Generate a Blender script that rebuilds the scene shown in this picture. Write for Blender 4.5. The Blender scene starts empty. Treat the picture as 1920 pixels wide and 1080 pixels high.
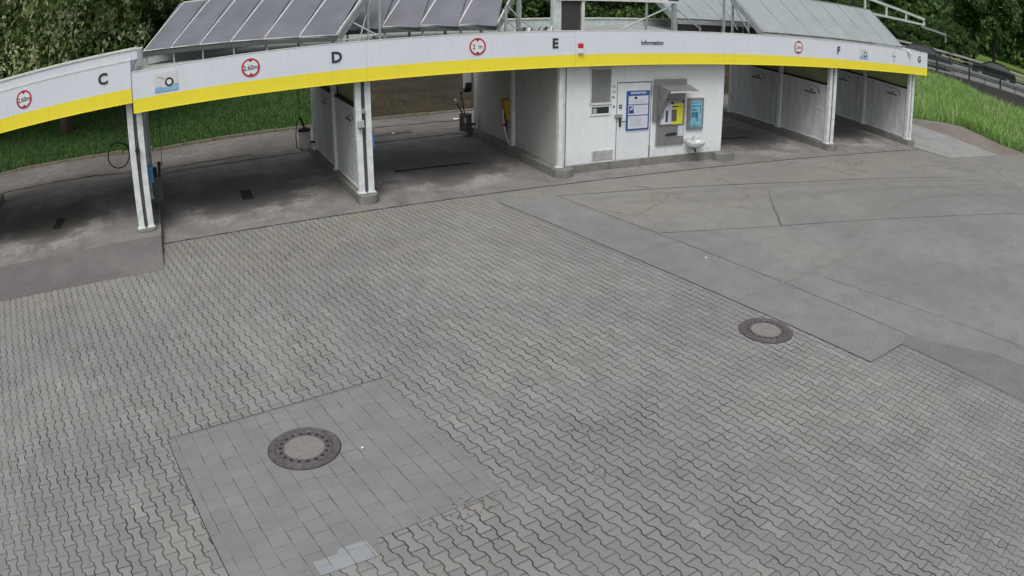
import bpy, math, random
import numpy as np
from mathutils import Matrix, Vector
sc = bpy.context.scene
R = math.radians
# ------------------------------------------------------------------ camera (wide CCTV lens)
cam = bpy.data.cameras.new('camera'); co = bpy.data.objects.new('camera', cam); sc.collection.objects.link(co); sc.camera = co
cam.type = 'PANO'; cam.panorama_type = 'FISHEYE_LENS_POLYNOMIAL'; cam.fisheye_fov = R(170)
cam.sensor_width = 36; cam.sensor_height = 20.25; cam.sensor_fit = 'HORIZONTAL'
cam.fisheye_polynomial_k0 = 0
for i, c in enumerate([0.66931933, 0.03577101, -0.0759776, 0.09689575]):
    setattr(cam, 'fisheye_polynomial_k%d' % (i+1), -c/18.75**(i+1))
cam.shift_x = (960-922.2)/1920; cam.shift_y = -(540-526.2)/1080
cam.clip_start = 0.05; cam.clip_end = 2000
co.matrix_world = Matrix.Translation((0, 0, 4.75)) @ Matrix.Rotation(-0.42142, 4, 'Z') @ Matrix.Rotation(R(90-22.94), 4, 'X') @ Matrix.Rotation(R(-0.28), 4, 'Z')
# ------------------------------------------------------------------ light: overcast noon
world = bpy.data.worlds.new("World"); sc.world = world; world.use_nodes = True
wn = world.node_tree; bg = wn.nodes['Background']
sky = wn.nodes.new('ShaderNodeTexSky'); sky.sky_type = 'NISHITA'; sky.sun_disc = False
SUN_EL, SUN_AZ = 58, 215       # azimuth clockwise from +Y
sky.sun_elevation = R(SUN_EL); sky.sun_rotation = R(SUN_AZ)
sky.air_density = 1.0; sky.dust_density = 6.0; sky.ozone_density = 1.0
hs = wn.nodes.new('ShaderNodeHueSaturation'); hs.inputs['Saturation'].default_value = 0.42
wn.links.new(sky.outputs[0], hs.inputs['Color']); wn.links.new(hs.outputs[0], bg.inputs[0]); bg.inputs[1].default_value = 0.12
sun = bpy.data.lights.new('sun', 'SUN'); sun.energy = 1.2; sun.angle = R(26); sun.color = (1, .97, .92)
so = bpy.data.objects.new('sun', sun); sc.collection.objects.link(so)
a = R(SUN_AZ); e = R(SUN_EL)
sd = Vector((math.sin(a)*math.cos(e), math.cos(a)*math.cos(e), math.sin(e)))
so.rotation_euler = sd.to_track_quat('Z', 'Y').to_euler()
sc.view_settings.view_transform = 'Standard'; sc.view_settings.look = 'None'
sc.view_settings.exposure = 0.0; sc.view_settings.gamma = 1
sc.cycles.max_bounces = 6; sc.cycles.diffuse_bounces = 3; sc.cycles.transparent_max_bounces = 8
# ------------------------------------------------------------------ materials
class N:
    """small node-graph writer"""
    def __init__(s, name, rough=.7, metal=0, spec=.3):
        s.m = bpy.data.materials.new(name); s.m.use_nodes = True; s.t = s.m.node_tree; s.b = s.t.nodes['Principled BSDF']
        s.b.inputs['Roughness'].default_value = rough; s.b.inputs['Metallic'].default_value = metal
        s.b.inputs['Specular IOR Level'].default_value = spec
    def n(s, typ, **k):
        x = s.t.nodes.new('ShaderNode'+typ)
        for a, v in k.items(): setattr(x, a, v)
        return x
    def put(s, sock, v):
        if hasattr(v, 'links') or isinstance(v, bpy.types.NodeSocket): s.t.links.new(v, sock)
        elif v is not None:
            if isinstance(v, (tuple, list)) and len(v) == 3 and sock.type == 'RGBA': v = (*v, 1)
            sock.default_value = v
    def math(s, op, a, b=None, c=None, clamp=False):
        x = s.n('Math', operation=op); x.use_clamp = clamp
        s.put(x.inputs[0], a)
        if b is not None: s.put(x.inputs[1], b)
        if c is not None: s.put(x.inputs[2], c)
        return x.outputs[0]
    def pos(s): return s.n('NewGeometry').outputs['Position']
    def obj(s): return s.n('TexCoord').outputs['Object']
    def xyz(s, v):
        x = s.n('SeparateXYZ'); s.put(x.inputs[0], v); return x.outputs
    def comb(s, x, y, z=0):
        c = s.n('CombineXYZ'); s.put(c.inputs[0], x); s.put(c.inputs[1], y); s.put(c.inputs[2], z); return c.outputs[0]
    def dot(s, v, w):
        x = s.n('VectorMath', operation='DOT_PRODUCT'); s.put(x.inputs[0], v); s.put(x.inputs[1], w); return x.outputs['Value']
    def scale(s, v, w):
        x = s.n('VectorMath', operation='MULTIPLY'); s.put(x.inputs[0], v); s.put(x.inputs[1], w); return x.outputs[0]
    def noise(s, v, sc_, det=4, rough=.6, dist=0, col=False):
        x = s.n('TexNoise'); s.put(x.inputs['Vector'], v); x.inputs['Scale'].default_value = sc_
        x.inputs['Detail'].default_value = det; x.inputs['Roughness'].default_value = rough; x.inputs['Distortion'].default_value = dist
        return x.outputs['Color' if col else 'Fac']
    def ramp(s, f, lo, hi, a=0., b=1.):
        x = s.n('MapRange'); x.interpolation_type = 'SMOOTHSTEP'
        s.put(x.inputs[0], f); x.inputs[1].default_value = lo; x.inputs[2].default_value = hi
        x.inputs[3].default_value = a; x.inputs[4].default_value = b; return x.outputs[0]
    def mix(s, f, a, b, mode='MIX'):
        x = s.n('Mix', data_type='RGBA', blend_type=mode); s.put(x.inputs[0], f); s.put(x.inputs[6], a); s.put(x.inputs[7], b); return x.outputs[2]
    def white(s, v):
        x = s.n('TexWhiteNoise', noise_dimensions='3D'); s.put(x.inputs['Vector'], v); return x.outputs['Value']
    def color(s, c): s.put(s.b.inputs['Base Color'], c); return s
    def rough(s, r): s.put(s.b.inputs['Roughness'], r); return s
    def bump(s, h, st=.3, d=.01):
        x = s.n('Bump'); x.inputs['Strength'].default_value = st; x.inputs['Distance'].default_value = d
        s.put(x.inputs['Height'], h); s.t.links.new(x.outputs[0], s.b.inputs['Normal']); return s

def plain(name, c, rough=.6, metal=0, spec=.4, var=.12, sc_=6, grime=None):
    k = N(name, rough, metal, spec); p = k.obj()
    f = k.noise(p, sc_, 5)
    d = tuple(x*(1-var) for x in c); l = tuple(min(1, x*(1+var)) for x in c)
    col = k.mix(k.ramp(f, .3, .7), d, l)
    if grime:
        g = k.noise(k.scale(p, (3, 3, .6)), 3, 6, .7)
        col = k.mix(k.ramp(g, .52, .8, 0, grime[1]), col, grime[0])
    k.color(col); k.bump(f, .05, .005); return k.m

M = {}
M['white_wall'] = None
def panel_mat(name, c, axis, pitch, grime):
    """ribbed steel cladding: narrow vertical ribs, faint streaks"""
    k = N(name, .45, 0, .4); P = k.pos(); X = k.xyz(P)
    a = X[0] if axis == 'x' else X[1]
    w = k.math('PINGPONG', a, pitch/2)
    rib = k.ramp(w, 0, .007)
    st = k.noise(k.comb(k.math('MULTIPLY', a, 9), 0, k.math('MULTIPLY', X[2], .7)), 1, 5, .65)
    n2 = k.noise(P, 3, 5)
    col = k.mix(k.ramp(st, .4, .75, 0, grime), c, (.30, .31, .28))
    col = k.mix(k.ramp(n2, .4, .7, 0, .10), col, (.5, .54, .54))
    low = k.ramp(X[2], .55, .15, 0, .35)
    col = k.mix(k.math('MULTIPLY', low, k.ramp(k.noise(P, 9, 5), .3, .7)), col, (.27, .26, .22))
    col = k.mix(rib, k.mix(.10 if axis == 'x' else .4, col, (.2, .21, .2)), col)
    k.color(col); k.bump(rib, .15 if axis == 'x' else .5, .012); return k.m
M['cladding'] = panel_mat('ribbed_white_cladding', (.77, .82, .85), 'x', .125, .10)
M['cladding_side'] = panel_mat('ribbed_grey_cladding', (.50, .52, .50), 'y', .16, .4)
def fascia_mat(name, c, dirt):
    k = N(name, .4, 0, .4); P = k.pos(); X = k.xyz(P)
    st = k.noise(k.comb(k.math('MULTIPLY', X[0], 14), 0, k.math('MULTIPLY', X[2], 1.2)), 1, 5, .7)
    n2 = k.noise(P, 1.3, 4)
    col = k.mix(k.ramp(st, .45, .8, 0, .22), c, dirt)
    col = k.mix(k.ramp(n2, .4, .7, 0, .10), col, tuple(x*.7 for x in c))
    seam = k.ramp(k.math('PINGPONG', k.math('ADD', X[0], .65), 2.335), 0, .006)
    col = k.mix(seam, tuple(x*.55 for x in c), col)
    k.color(col); return k.m
M['fascia_white'] = fascia_mat('fascia_white_sheet', (.70, .755, .825), (.46, .48, .5))
M['fascia_yellow'] = fascia_mat('fascia_yellow_sheet', (.90, .78, .05), (.60, .53, .12))
M['post'] = plain('painted_white_post', (.68, .73, .74), .4, grime=((.4, .4, .36), .18))
M['galv'] = plain('galvanised_steel', (.42, .47, .47), .45, .5, grime=((.2, .2, .19), .4))
M['dark_steel'] = plain('dark_weathered_steel', (.09, .10, .10), .6, .3)
M['steel'] = plain('brushed_stainless_steel', (.33, .33, .34), .38, .6, var=.08)
M['tarp'] = None
k = N('grey_divider_panel', .5, 0, .35); P = k.pos(); X = k.xyz(P)
w = k.noise(k.comb(k.math('MULTIPLY', X[1], 5), 0, k.math('MULTIPLY', X[2], .8)), 1, 4, .6, .4)
cr = k.noise(k.scale(P, (1, 1.6, 3.2)), 1.6, 3, .5, 1.2)
col = k.mix(k.ramp(w, .35, .7), (.52, .54, .56), (.68, .71, .73)); k.color(col); k.bump(cr, .5, .05); M['tarp'] = k.m
k = N('translucent_upper_pane', .35, 0, .5); P = k.pos(); f = k.noise(P, 4, 5)
k.color(k.mix(k.ramp(f, .3, .7), (.36, .40, .27), (.50, .55, .38))); 
t_ = k.n('BsdfTranslucent'); t_.inputs['Color'].default_value = (.62, .68, .45, 1); mx = k.n('MixShader'); mx.inputs[0].default_value = .55
k.t.links.new(k.b.outputs[0], mx.inputs[1]); k.t.links.new(t_.outputs[0], mx.inputs[2]); k.t.links.new(mx.outputs[0], k.t.nodes['Material Output'].inputs[0]); M['pane'] = k.m
M['dark_glass'] = plain('grey_window_film', (.20, .22, .22), .25, 0, .6, .08)
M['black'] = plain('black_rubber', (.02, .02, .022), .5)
M['letter'] = plain('dark_grey_letter', (.035, .045, .05), .5)
M['red'] = plain('red_paint', (.50, .03, .05), .4)
M['white'] = plain('white_plastic', (.75, .77, .80), .4, var=.04)
M['blue'] = plain('blue_print', (.03, .09, .32), .4, var=.08)
M['navy'] = plain('navy_print', (.02, .06, .22), .4, var=.08)
M['paper'] = plain('print_white', (.60, .64, .72), .5, var=.06)
M['paperline'] = plain('print_grey', (.33, .36, .42), .5)
M['cyan'] = plain('light_blue_print', (.22, .50, .64), .35, var=.15)
M['cyan_dark'] = plain('teal_print', (.07, .24, .36), .35)
M['lime'] = plain('yellow_print', (.74, .76, .05), .4, var=.06)
M['cream'] = plain('pale_cream_print', (.66, .66, .66), .5, var=.04)
M['orange'] = plain('yellow_orange_plastic', (.42, .26, .03), .5)
M['ceramic'] = plain('white_ceramic', (.56, .60, .60), .2, var=.03)
M['bucket'] = plain('dark_grey_bucket', (.10, .10, .105), .55)
M['bluebox'] = plain('blue_plastic', (.08, .30, .58), .4)
M['bark'] = plain('pinkish_brown_bark', (.16, .12, .10), .9, var=.35, sc_=12)
M['darkbark'] = plain('dark_bark', (.035, .03, .025), .9, var=.35, sc_=8)
M['carpaint'] = plain('dark_car_paint', (.015, .018, .022), .25, .2, .6, .05)
M['carpaint2'] = plain('grey_blue_car_paint', (.05, .06, .07), .25, .3, .6, .05)
M['carglass'] = plain('car_glass', (.02, .025, .03), .08, 0, .8, .02)
M['lamp'] = plain('headlight_glass', (.6, .62, .65), .1, 0, .8, .02)
M['bridge_steel'] = plain('bridge_girder', (.05, .055, .05), .7)
M['rail'] = plain('galvanised_rail', (.26, .30, .30), .5, .4)
M['pole_dark'] = plain('dark_green_rail_post', (.025, .035, .03), .6)

def concrete(name, a, b, sc_=4, streak=True, bumpd=.004):
    k = N(name, .85, 0, .2); P = k.pos(); f = k.noise(P, sc_, 8, .7); g = k.noise(P, 60, 4, .7)
    col = k.mix(k.ramp(f, .3, .7), a, b); col = k.mix(k.ramp(g, .35, .7, 0, .35), col, tuple(x*.6 for x in a))
    if streak:
        X = k.xyz(P); s_ = k.noise(k.comb(k.math('MULTIPLY', k.math('ADD', X[0], X[1]), 14), 0, X[2]), 1, 4, .7)
        col = k.mix(k.ramp(s_, .5, .75, 0, .5), col, tuple(x*.4 for x in a))
    k.color(col); k.bump(k.math('ADD', f, g), .5, bumpd); return k.m
M['kerb'] = concrete('cast_concrete', (.17, .17, .155), (.27, .27, .25))
M['kerbstone'] = concrete('old_kerb_stone', (.15, .13, .10), (.24, .22, .18))
M['cover_fill'] = concrete('cover_concrete', (.20, .197, .19), (.265, .26, .25), 20, False)
M['iron'] = plain('cast_iron', (.13, .12, .125), .6, .3, var=.3, sc_=25)

# --- asphalt family: grain, large tone change, fine cracks
def asphalt(name, a, b, crack=0., grain=.30, patch=.5, tan_=False):
    k = N(name, .9, 0, .2); P = k.pos()
    big = k.noise(P, .35, 3, .5); mid = k.noise(P, 2.6, 5, .65); fine = k.noise(P, 70, 3, .8)
    col = k.mix(k.ramp(big, .35, .65), a, b)
    col = k.mix(k.ramp(mid, .35, .75, 0, patch), col, tuple(x*.72 for x in a))
    col = k.mix(k.ramp(fine, .42, .68, 0, grain), col, (.05, .05, .05))
    gr = k.noise(P, 24, 5, .85); col = k.mix(k.ramp(gr, .38, .66, 0, .30), col, tuple(x*.55 for x in a)); col = k.mix(k.ramp(k.noise(P, 11, 6, .85), .52, .72, 0, .22), col, tuple(min(1, x*1.35) for x in b))
    sp = k.ramp(k.noise(P, 95, 2, .5), .66, .76, 0, .55); col = k.mix(sp, col, (.38, .38, .37))
    if tan_: TX = k.xyz(P); col = k.mix(k.math('MULTIPLY', k.ramp(TX[1], 9.5, 13.2), k.ramp(k.noise(P, .8, 5, .7), .35, .65, 0, .6)), col, (.245, .228, .18))
    if crack:
        v = k.n('TexVoronoi', feature='DISTANCE_TO_EDGE'); wv = k.n('VectorMath', operation='ADD')
        nn = k.n('VectorMath', operation='SCALE'); k.put(nn.inputs[0], k.noise(P, 2.2, 4, .6, 0, True)); nn.inputs[3].default_value = .9
        k.put(wv.inputs[0], P); k.put(wv.inputs[1], nn.outputs[0]); k.put(v.inputs['Vector'], wv.outputs[0]); v.inputs['Scale'].default_value = .55
        cl = k.ramp(v.outputs['Distance'], .002, .013, 1, 0); msk = k.ramp(k.noise(P, .45, 3), .47, .58)
        X = k.xyz(P); band = k.ramp(X[1], 10.6, 12.6, .15, 1)
        col = k.mix(k.math('MULTIPLY', k.math('MULTIPLY', cl, msk), k.math('MULTIPLY', band, crack)), col, (.035, .033, .03))
    k.color(col); k.bump(k.math('ADD', fine, mid), .45, .004); return k.m
M['asphalt'] = asphalt('worn_asphalt', (.232, .238, .238), (.285, .288, .278), .45, tan_=True)
M['asphalt_patch'] = asphalt('repaired_asphalt', (.236, .242, .244), (.272, .278, .276), 0)
M['asphalt_dark'] = asphalt('dark_new_asphalt', (.19, .195, .198), (.235, .24, .242), 0, .40)
M['lane'] = asphalt('old_back_lane_asphalt', (.17, .16, .15), (.245, .235, .22), .5, .2, .8)
M['ramp'] = asphalt('ramp_asphalt', (.165, .155, .158), (.22, .212, .21), 0, .35)
M['seam'] = plain('bitumen_seam', (.10, .097, .09), .8, var=.4, sc_=20)
M['crackdark'] = plain('open_crack', (.03, .028, .025), .9, var=.3, sc_=20)
k = N('tyre_worn_arc', .9, 0, .2); P = k.pos(); f = k.noise(P, 3, 6, .75); g = k.noise(P, 60, 3, .8)
c_ = k.mix(k.ramp(f, .35, .6), (.31, .31, .295), (.40, .395, .37)); k.color(k.mix(k.ramp(g, .4, .7, 0, .4), c_, (.1, .1, .09)))
at = k.n('Attribute', attribute_name='soft'); al = k.math('MULTIPLY', at.outputs['Fac'], k.ramp(k.noise(P, 2.5, 5, .75), .25, .65, .0, .62)); k.put(k.b.inputs['Alpha'], al); M['worn'] = k.m
M['light_conc'] = concrete('pale_concrete_apron', (.27, .28, .27), (.35, .36, .35), 1.2, False)
M['road'] = asphalt('bridge_roadway', (.20, .20, .20), (.26, .26, .26), 0)

# wash bay slab: wet stain in each bay, speckled worn patches
def slab_mat(name):
    k = N(name, .8, 0, .3); P = k.pos(); X = k.xyz(P)
    f = k.noise(P, 1.8, 6, .65); fine = k.noise(P, 45, 4, .8); med = k.noise(P, 9, 6, .8)
    uc = k.math('PINGPONG', k.math('SUBTRACT', X[0], 1.62), 2.335)
    dv = k.math('SUBTRACT', X[1], 17.2)
    rr = k.math('SQRT', k.math('ADD', k.math('MULTIPLY', uc, uc), k.math('MULTIPLY', k.math('MULTIPLY', dv, dv), .75)))
    rr = k.math('ADD', rr, k.math('MULTIPLY', k.math('SUBTRACT', k.noise(P, 1.1, 4), .5), 2.2))
    wet = k.ramp(rr, .5, 1.9, 1, 0)
    col = k.mix(k.ramp(f, .3, .7), (.195, .19, .187), (.262, .255, .25))
    col = k.mix(k.math('MULTIPLY', wet, .55), col, (.055, .052, .05))
    edge = k.math('MULTIPLY', k.ramp(rr, 1.1, 1.6), k.ramp(rr, 2.3, 1.8)); front = k.ramp(X[1], 17.4, 16.4)
    spk = k.ramp(k.math('MULTIPLY', med, k.noise(P, 1.1, 3)), .19, .33)
    col = k.mix(k.math('MULTIPLY', k.math('MULTIPLY', edge, spk), k.math('ADD', k.math('MULTIPLY', front, .42), .16)), col, (.52, .50, .48))
    tr = k.noise(k.scale(P, (1, .28, 1)), 2.5, 6, .7); col = k.mix(k.ramp(tr, .5, .72, 0, .45), col, (.09, .085, .08))
    col = k.mix(k.ramp(fine, .4, .7, 0, .35), col, (.07, .07, .065))
    k.color(col); k.rough(k.ramp(wet, 0, 1, .9, .5)); k.bump(k.math('ADD', fine, med), .4, .004); return k.m
M['slab'] = slab_mat('stained_wash_bay_concrete')

# bone-shaped interlocking pavers
ANG = R(-79)
def paver_mat():
    k = N('bone_shaped_concrete_pavers', .88, 0, .25); P = k.pos()
    wob = k.noise(P, .8, 3, .5, 0, True)
    wv = k.n('VectorMath', operation='MULTIPLY_ADD'); k.put(wv.inputs[0], wob); wv.inputs[1].default_value = (.05, .05, 0); k.put(wv.inputs[2], P)
    j = k.noise(P, 26, 3, .6, 0, True)
    wv2 = k.n('VectorMath', operation='MULTIPLY_ADD'); k.put(wv2.inputs[0], j); wv2.inputs[1].default_value = (.010, .010, 0); k.put(wv2.inputs[2], wv.outputs[0])
    Q = wv2.outputs[0]
    x = k.dot(Q, (-math.sin(ANG), math.cos(ANG), 0)); y = k.dot(Q, (math.cos(ANG), math.sin(ANG), 0))
    w, L, A = .1297, .264, .0150
    fi = k.math('FLOOR', k.math('DIVIDE', x, w))
    par = k.math('ABSOLUTE', k.math('MODULO', fi, 2.)); sgn = k.math('SUBTRACT', 1, k.math('MULTIPLY', par, 2))
    T = k.math('MULTIPLY', k.math('COSINE', k.math('MULTIPLY', y, 2*math.pi/L)), 2.3)
    T = k.math('MINIMUM', k.math('MAXIMUM', T, -1), 1)
    bnd = k.math('ADD', k.math('MULTIPLY', k.math('ADD', fi, .5), w), k.math('MULTIPLY', k.math('MULTIPLY', sgn, T), A))
    d = k.math('SUBTRACT', x, bnd)
    right = k.math('GREATER_THAN', d, 0)
    colm = k.math('ADD', fi, right); cp = k.math('ABSOLUTE', k.math('MODULO', colm, 2.))
    yy = k.math('ADD', k.math('DIVIDE', y, L), k.math('MULTIPLY', cp, .5))
    row = k.math('ROUND', yy); dy = k.math('MULTIPLY', k.math('ABSOLUTE', k.math('SUBTRACT', yy, row)), L)
    cell = k.math('FLOOR', yy)
    half = k.math('GREATER_THAN', k.white(k.comb(colm, cell, 21)), .965)          # a few stones are cut in two
    dh = k.math('MULTIPLY', k.math('ABSOLUTE', k.math('SUBTRACT', k.math('SUBTRACT', yy, cell), .5)), L)
    dy = k.math('MINIMUM', dy, k.math('ADD', dh, k.math('MULTIPLY', k.math('SUBTRACT', 1, half), 1)))
    rnd = k.white(k.comb(colm, cell, 3)); rnd2 = k.white(k.comb(colm, cell, 9))
    jn = k.noise(P, 1.6, 4, .7)                       # joints: wider and emptier here and there
    wl = k.ramp(jn, .35, .7, .0022, .0058)
    el = k.math('SUBTRACT', k.math('ABSOLUTE', d), wl); es = k.math('SUBTRACT', dy, k.math('MULTIPLY', wl, .55))
    g1 = k.ramp(el, 0, .005); g2 = k.ramp(es, 0, .004)
    jointl = k.math('SUBTRACT', 1, g1); joints = k.math('MULTIPLY', k.math('SUBTRACT', 1, g2), k.ramp(k.noise(P, 5, 3), .3, .6, .35, .95))
    joint = k.math('MAXIMUM', jointl, joints)
    big = k.noise(P, .30, 3, .5); mid = k.noise(P, 1.7, 6, .7); fine = k.noise(P, 70, 4, .85)
    base = k.mix(k.ramp(big, .35, .65), (.254, .258, .260), (.304, .311, .303))
    base = k.mix(k.ramp(mid, .45, .75, 0, .5), base, (.236, .230, .226))
    base = k.mix(k.ramp(k.noise(P, 3.1, 6, .75), .60, .75, 0, .55), base, (.38, .38, .345))
    X = k.xyz(P)
    tan_ = k.math('MULTIPLY', k.ramp(X[1], 10.5, 14.2), k.ramp(k.noise(P, .9, 5, .7), .42, .66, 0, .6)); base = k.mix(tan_, base, (.315, .285, .215))
    base = k.mix(k.math('MULTIPLY', rnd, .34), base, (.15, .15, .148)); base = k.mix(k.ramp(rnd2, .93, 1, 0, .16), base, (.42, .42, .40))
    oil = k.ramp(k.noise(P, .75, 6, .75), .60, .76, 0, .42); base = k.mix(oil, base, (.13, .125, .12))
    base = k.mix(k.ramp(fine, .40, .7, 0, .40), base, (.10, .10, .095))
    jc = k.mix(k.ramp(k.noise(P, 2.3, 4), .4, .65), (.040, .036, .031), (.10, .085, .066))
    col = k.mix(k.math('MULTIPLY', joint, k.ramp(jn, .25, .6, .72, 1)), base, jc)
    k.color(col)
    h = k.math('ADD', k.math('MULTIPLY', k.math('MINIMUM', k.ramp(el, -.002, .012), k.ramp(es, -.002, .010)), 1.0), k.math('MULTIPLY', fine, .12))
    h = k.math('ADD', h, k.math('MULTIPLY', rnd, .25))
    k.bump(h, .7, .008); return k.m
M['paver'] = paver_mat()
def block_mat(name, a, b, light):
    k = N(name, .88, 0, .25); P = k.pos(); A9 = R(9)
    j = k.noise(P, 9, 3, .6, 0, True); wv = k.n('VectorMath', operation='MULTIPLY_ADD'); k.put(wv.inputs[0], j); wv.inputs[1].default_value = (.012, .012, 0); k.put(wv.inputs[2], P)
    Q = wv.outputs[0]
    x = k.math('ADD', k.dot(Q, (math.cos(A9), math.sin(A9), 0)), 50.103); y = k.dot(Q, (-math.sin(A9), math.cos(A9), 0))
    cx = k.math('DIVIDE', x, .197); col_i = k.math('FLOOR', cx); fx = k.math('SUBTRACT', cx, col_i)
    off = k.white(k.comb(col_i, 1, 1)); yy = k.math('ADD', k.math('DIVIDE', y, .199), off); ri = k.math('FLOOR', yy); fy = k.math('SUBTRACT', yy, ri)
    dx = k.math('MULTIPLY', k.math('MINIMUM', fx, k.math('SUBTRACT', 1, fx)), .197); dy = k.math('MULTIPLY', k.math('MINIMUM', fy, k.math('SUBTRACT', 1, fy)), .199)
    rnd = k.white(k.comb(col_i, ri, 5))
    vis = k.ramp(k.noise(P, 3.5, 4, .7), .38, .66, .15, .95)
    g = k.math('MULTIPLY', k.math('MAXIMUM', k.ramp(dx, .002, .0065, 1, 0), k.math('MULTIPLY', k.ramp(dy, .0015, .005, 1, 0), .7)), vis)
    base = k.mix(k.ramp(k.noise(P, 1.5, 5), .35, .65), a, b); base = k.mix(k.math('MULTIPLY', rnd, .20), base, tuple(v*.72 for v in a))
    fine = k.noise(P, 80, 4, .8); base = k.mix(k.ramp(fine, .4, .7, 0, .3), base, tuple(v*.5 for v in a))
    k.color(k.mix(g, base, (.06, .055, .05))); k.bump(k.math('SUBTRACT', k.math('MULTIPLY', fine, .2), g), .5, .006); return k.m
M['block'] = block_mat('square_concrete_blocks', (.218, .223, .223), (.252, .257, .255), False)
M['block_light'] = block_mat('pale_new_blocks', (.30, .325, .345), (.33, .35, .37), True)

def veg(name, a, b, c, tr=.25):
    k = N(name, .75, 0, .2); rnd = k.n('NewGeometry').outputs['Random Per Island']; P = k.pos(); f = k.noise(P, .8, 4)
    col = k.mix(rnd, a, b); col = k.mix(k.ramp(f, .45, .7, 0, .7), col, c); k.color(col)
    t = k.n('BsdfTranslucent'); k.t.links.new(col, t.inputs['Color']); mx = k.n('MixShader'); mx.inputs[0].default_value = tr
    k.t.links.new(k.b.outputs[0], mx.inputs[1]); k.t.links.new(t.outputs[0], mx.inputs[2])
    k.t.links.new(mx.outputs[0], k.t.nodes['Material Output'].inputs[0]); return k.m
M['leaf'] = veg('green_leaves', (.08, .155, .045), (.22, .34, .10), (.12, .22, .065), .35)
M['leaf_dark'] = veg('dark_green_leaves', (.034, .072, .024), (.085, .155, .05), (.052, .10, .034))
M['leaf_pale'] = veg('pale_leaf_clusters', (.42, .50, .27), (.68, .72, .47), (.48, .56, .30), .4)
M['grass_tall'] = veg('tall_grass_blades', (.16, .34, .075), (.38, .53, .19), (.20, .39, .09))
M['grass_short'] = veg('lawn_blades', (.050, .125, .034), (.12, .21, .065), (.07, .14, .042))
def soil(name, a, b, c):
    k = N(name, .95, 0, .1); P = k.pos(); f = k.noise(P, .6, 5, .6); g = k.noise(P, 7, 6, .75); h = k.noise(P, 40, 3, .8)
    col = k.mix(k.ramp(f, .35, .65), a, b); col = k.mix(k.ramp(g, .5, .72, 0, .8), col, c); col = k.mix(k.ramp(h, .4, .7, 0, .4), col, tuple(x*.5 for x in a))
    k.color(col); k.bump(g, .8, .05); return k.m
M['lawn'] = soil('lawn_ground', (.040, .085, .027), (.065, .12, .04), (.10, .10, .05))
M['earth'] = soil('brown_earth', (.036, .033, .025), (.060, .052, .037), (.12, .082, .045))
M['ground'] = soil('rough_ground', (.05, .06, .03), (.07, .08, .04), (.09, .08, .05))
k = N('solar_glass_left', .28, 0, .6); P = k.obj(); X = k.xyz(P)
st = k.ramp(k.math('PINGPONG', X[1], .03), .002, .007); n_ = k.noise(k.pos(), 1.4, 5)
k.color(k.mix(st, k.mix(k.ramp(n_, .3, .7), (.17, .165, .17), (.22, .215, .22)), k.mix(k.ramp(n_, .3, .7), (.13, .14, .17), (.17, .18, .215)))); M['solar'] = k.m
k = N('solar_glass_sky_tint', .22, 0, .8); n_ = k.noise(k.pos(), 2, 4)
X = k.xyz(k.obj()); st = k.ramp(k.math('PINGPONG', X[1], .03), .002, .006)
k.color(k.mix(st, (.26, .30, .31), k.mix(k.ramp(n_, .3, .7), (.30, .345, .36), (.36, .40, .415)))); M['solar_sky_tint'] = k.m  # paler base colour stands in for bright sky reflected by the right arrays
M['roof'] = soil('leaf_littered_roof', (.36, .38, .37), (.45, .47, .46), (.10, .05, .04))
M['parapet'] = plain('pale_green_parapet', (.50, .58, .56), .6, var=.12)
M['dull_white'] = plain('off_white_trim', (.62, .63, .60), .5)
M['shade_panel'] = plain('dark_door_panel', (.05, .052, .05), .5, var=.2)

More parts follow.
